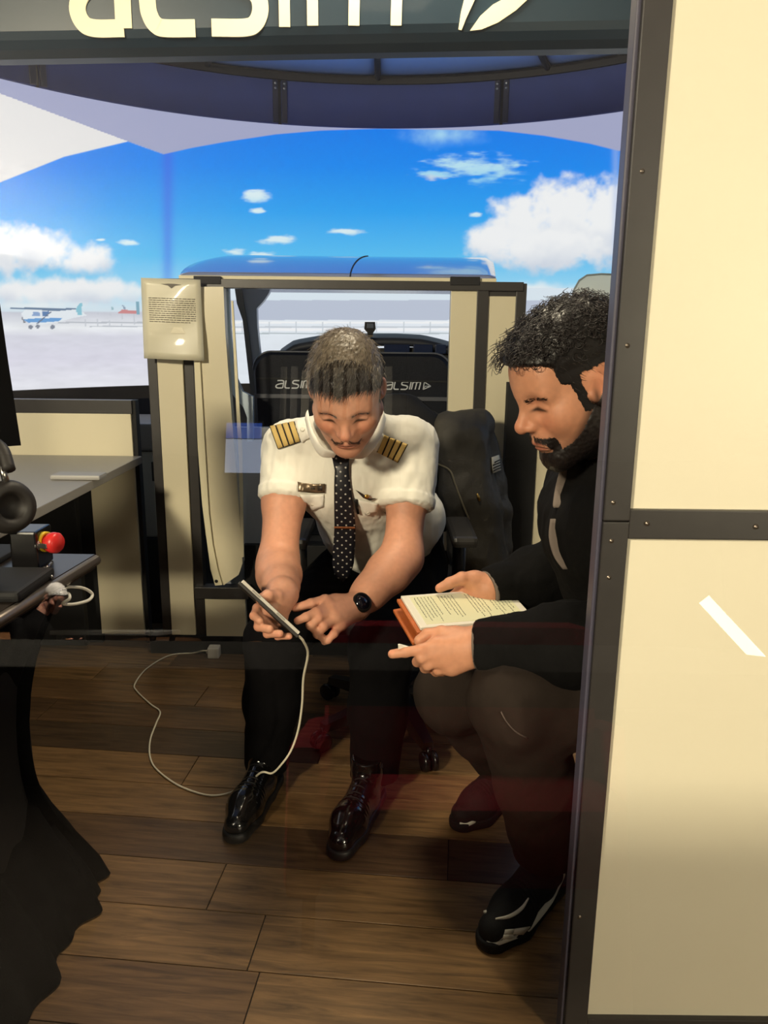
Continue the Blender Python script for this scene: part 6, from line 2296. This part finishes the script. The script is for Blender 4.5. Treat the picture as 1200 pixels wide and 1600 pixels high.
for x in (-2.25, -1.6):
    for y in (-4.95, -4.45):
        MB().tube([(x, y, 0.0), (x, y, 0.86)], 0.022, 8).build('leg', CHROME, lt)
bk = thing('bookcase', 'tall dark bookcase holding a row of binders on its upper shelf', 'bookcase', (-0.3, -3.2, 0))
for x in (-0.60, 0.10):
    MB().box((x - 0.015, -3.35, 0.0), (x + 0.015, -2.98, 2.45), 0.002).build('side_panel', VBLACK, bk)
for z in (0.05, 0.6, 1.15, 1.62, 2.02, 2.43):
    MB().box((-0.584, -3.35, z), (0.084, -2.98, z + 0.02), 0.002).build('shelf', VBLACK, bk)
MB().box((-0.584, -3.36, 0.0), (0.084, -3.352, 2.45)).build('back_panel', VBLACK, bk)
rb = random.Random(3)
x = -0.56
k = 0
while x < 0.02:
    w = rb.uniform(0.035, 0.06)
    bo = MB().box((x, -3.28, 2.041), (x + w - 0.006, -3.0, 2.041 + rb.uniform(0.27, 0.31)), 0.003).build('binder', mat('binder_grey_%d' % (k % 3), srgb(*[(180, 178, 170), (150, 150, 150), (200, 196, 184)][k % 3]), rough=0.6), None)
    ORD = ['first', 'second', 'third', 'fourth', 'fifth', 'sixth', 'seventh', 'eighth', 'ninth', 'tenth', 'eleventh', 'twelfth']
    tag(bo, 'upright grey binder on the upper bookcase shelf, %s from the shelf end beside the display' % ORD[k], 'binder', 'binders on the bookcase')
    x += w + 0.014
    k += 1
ds = thing('display', 'bright screen on a slim black stand in the lounge', 'screen', (-0.72, -2.85, 0))
MB().box((-0.82, -2.90, 1.715), (-0.615, -2.86, 1.995), 0.004).build('housing', BLACKM, ds)
MB().box((-0.808, -2.86, 1.727), (-0.627, -2.856, 1.90)).build('picture', mat('web_page', srgb(190, 208, 245), rough=0.3, emit=2.2), ds)
MB().box((-0.808, -2.86, 1.905), (-0.627, -2.856, 1.985)).build('picture', mat('web_page_blue', srgb(70, 110, 225), rough=0.3, emit=1.6), ds)
MB().box((-0.74, -2.92, 0.0), (-0.70, -2.89, 1.75), 0.003).build('stand', BLACKM, ds)
MB().box((-0.86, -2.96, 0.0), (-0.63, -2.75, 0.02), 0.003).build('foot', BLACKM, ds)
ar = thing('maroon_standin', 'deep maroon seat shape added for a red reflection in the window', 'chair', (0.3, -2.1, 0))  # added for its red reflection, in place of the camera holder's sweater
MARO = mat('maroon_velvet', srgb(110, 14, 30), rough=0.95, var=0.1, scale=10, spec=0.1)
MB().box((-0.22, -2.2, 0.40), (0.82, -1.98, 1.0), 0.09).build('backrest', MARO, ar)
MB().box((-0.20, -1.98, 0.20), (0.80, -1.45, 0.45), 0.06).build('seat', MARO, ar)
for x in (-0.30, 0.80):
    MB().box((x, -2.2, 0.15), (x + 0.12, -1.5, 0.62), 0.05).build('armrest', MARO, ar)
for x in (-0.22, 0.82):
    for y in (-2.12, -1.55):
        MB().box((x - 0.02, y - 0.02, 0.0), (x + 0.02, y + 0.02, 0.2), 0.004).build('leg', BLACKM, ar)

# the white-haired man mirrored in the window
pw_ = thing('person', 'white-haired man in dark clothes seated in a brown tub chair, looking at his phone', 'person', (-3.08, -5.92, 0))
B0 = V3(-3.08, -5.92, 0)
hc3 = B0 + V3(0.16, 0.0, 1.14)
R3 = head_frame(hc3, math.radians(32), (math.cos(0.5), math.sin(0.5)))
neck3 = B0 + V3(0.03, 0, 0.98)
Vh, Qh, Nh = make_head(R3.T @ (neck3 - hc3), 0.06, h=0.0042)
W3 = lambda V: hc3 + V @ R3.T
S3 = (222, 160, 136)
parts = [(W3(Vh), Qh, face_colour(Vh, S3, (180, 100, 92), 0.1))]
f_ = V3(math.cos(.4), math.sin(.4), 0)
s_ = V3(-f_[1], f_[0], 0)
hands = []
for q in (-1, 1):
    wr = B0 + f_ * 0.36 + s_ * (q * 0.05) + V3(0, 0, 0.74)
    kn = wr + f_ * 0.075 + V3(0, 0, 0.015)
    fl = Field(wr - 0.12, wr + 0.2, 0.004)
    fl.cone(wr - f_ * 0.06 - V3(0, 0, .01), wr, .028, .026, .02)
    for j in range(4):
        b_ = kn + s_ * ((j - 1.5) * 0.018)
        fl.cone(wr, b_, .024, .012, .015)
        digit(fl, [b_, b_ + f_ * .03 + V3(0, 0, .01), b_ + f_ * .04 - s_ * q * .012 + V3(0, 0, .035)], .0095, .008)
    digit(fl, [wr + f_ * .02 - s_ * q * .02, wr + f_ * .05 - s_ * q * .035 + V3(0, 0, .02), wr + f_ * .075 - s_ * q * .03 + V3(0, 0, .03)], .014, .009)
    Va, Qa = fl.mesh()
    parts.append((Va, Qa, np.array(srgb(*S3)[:3])))
    hands.append(wr)
skin_mesh('body', parts, pw_)
m = hair_mask(Vh, peak=0.0)
Vs, Qs, used = shell(Vh, Qh, Nh, m, 0.008 + 0.003 * fbm(Vh, 120, 3, 2))
hair_mesh('hair', [(W3(Vs), Qs, np.tile(col3(226, 222, 214), (len(Vs), 1)))], pw_)
cf = Field(B0 + V3(-0.45, -0.45, 0.35), B0 + V3(0.6, 0.6, 1.1), 0.012)
cf.cone(B0 + V3(-.08, 0, .52), B0 + V3(0, 0, .84), .155, .15, .05)
for q in (-1, 1):
    sh = B0 + s_ * (q * .19) + V3(.0, 0, .90)
    el = B0 + s_ * (q * .24) + f_ * .10 + V3(0, 0, .66)
    cf.cone(sh, el, .068, .056, .04)
    cf.cone(el, hands[(q + 1) // 2] - f_ * .03, .055, .038, .03)
cf.cone(B0 + V3(0, 0, .9), neck3, .10, .07, .04)
Vq, Qq = cf.mesh()
cloth('jacket', Vq, Qq, JK, pw_)
cf = Field(B0 + V3(-0.3, -0.4, 0.04), B0 + V3(0.75, 0.65, 0.75), 0.012)
for q in (-1, 1):
    hp_ = B0 + s_ * (q * .10) + V3(-.04, 0, .54)
    kn = B0 + s_ * (q * .13) + f_ * .42 + V3(0, 0, .53)
    an = B0 + s_ * (q * .13) + f_ * .46 + V3(0, 0, .09)
    cf.cone(hp_, kn, .09, .068, .04)
    cf.cone(kn, an, .066, .05, .03)
    shoe(an * V3(1, 1, 0) + f_ * .20, an * V3(1, 1, 0) - f_ * .09, an + V3(0, 0, .05), 'shoe', pw_, LEATHER, SOLE, 1, .006)
Vq, Qq = cf.mesh()
cloth('trousers', Vq, Qq, TR1, pw_)
pc_ = (hands[0] + hands[1]) / 2 + f_ * .11 + V3(0, 0, .035)
ph_ = thing('phone', 'dark phone held up by the white-haired man in the lounge', 'phone', pc_)
MB().obox(pc_, s_, unit(f_ * .6 + V3(0, 0, .8)), unit(-f_ * .8 + V3(0, 0, .6)), (.036, .075, .004), .003).build('body', BLACKG, ph_)
MB().obox(pc_ + unit(-f_ * .8 + V3(0, 0, .6)) * .0045, s_, unit(f_ * .6 + V3(0, 0, .8)), unit(-f_ * .8 + V3(0, 0, .6)), (.033, .07, .0006)).build('screen', mat('phone_glow', srgb(160, 175, 200), rough=.3, emit=1.0), ph_)
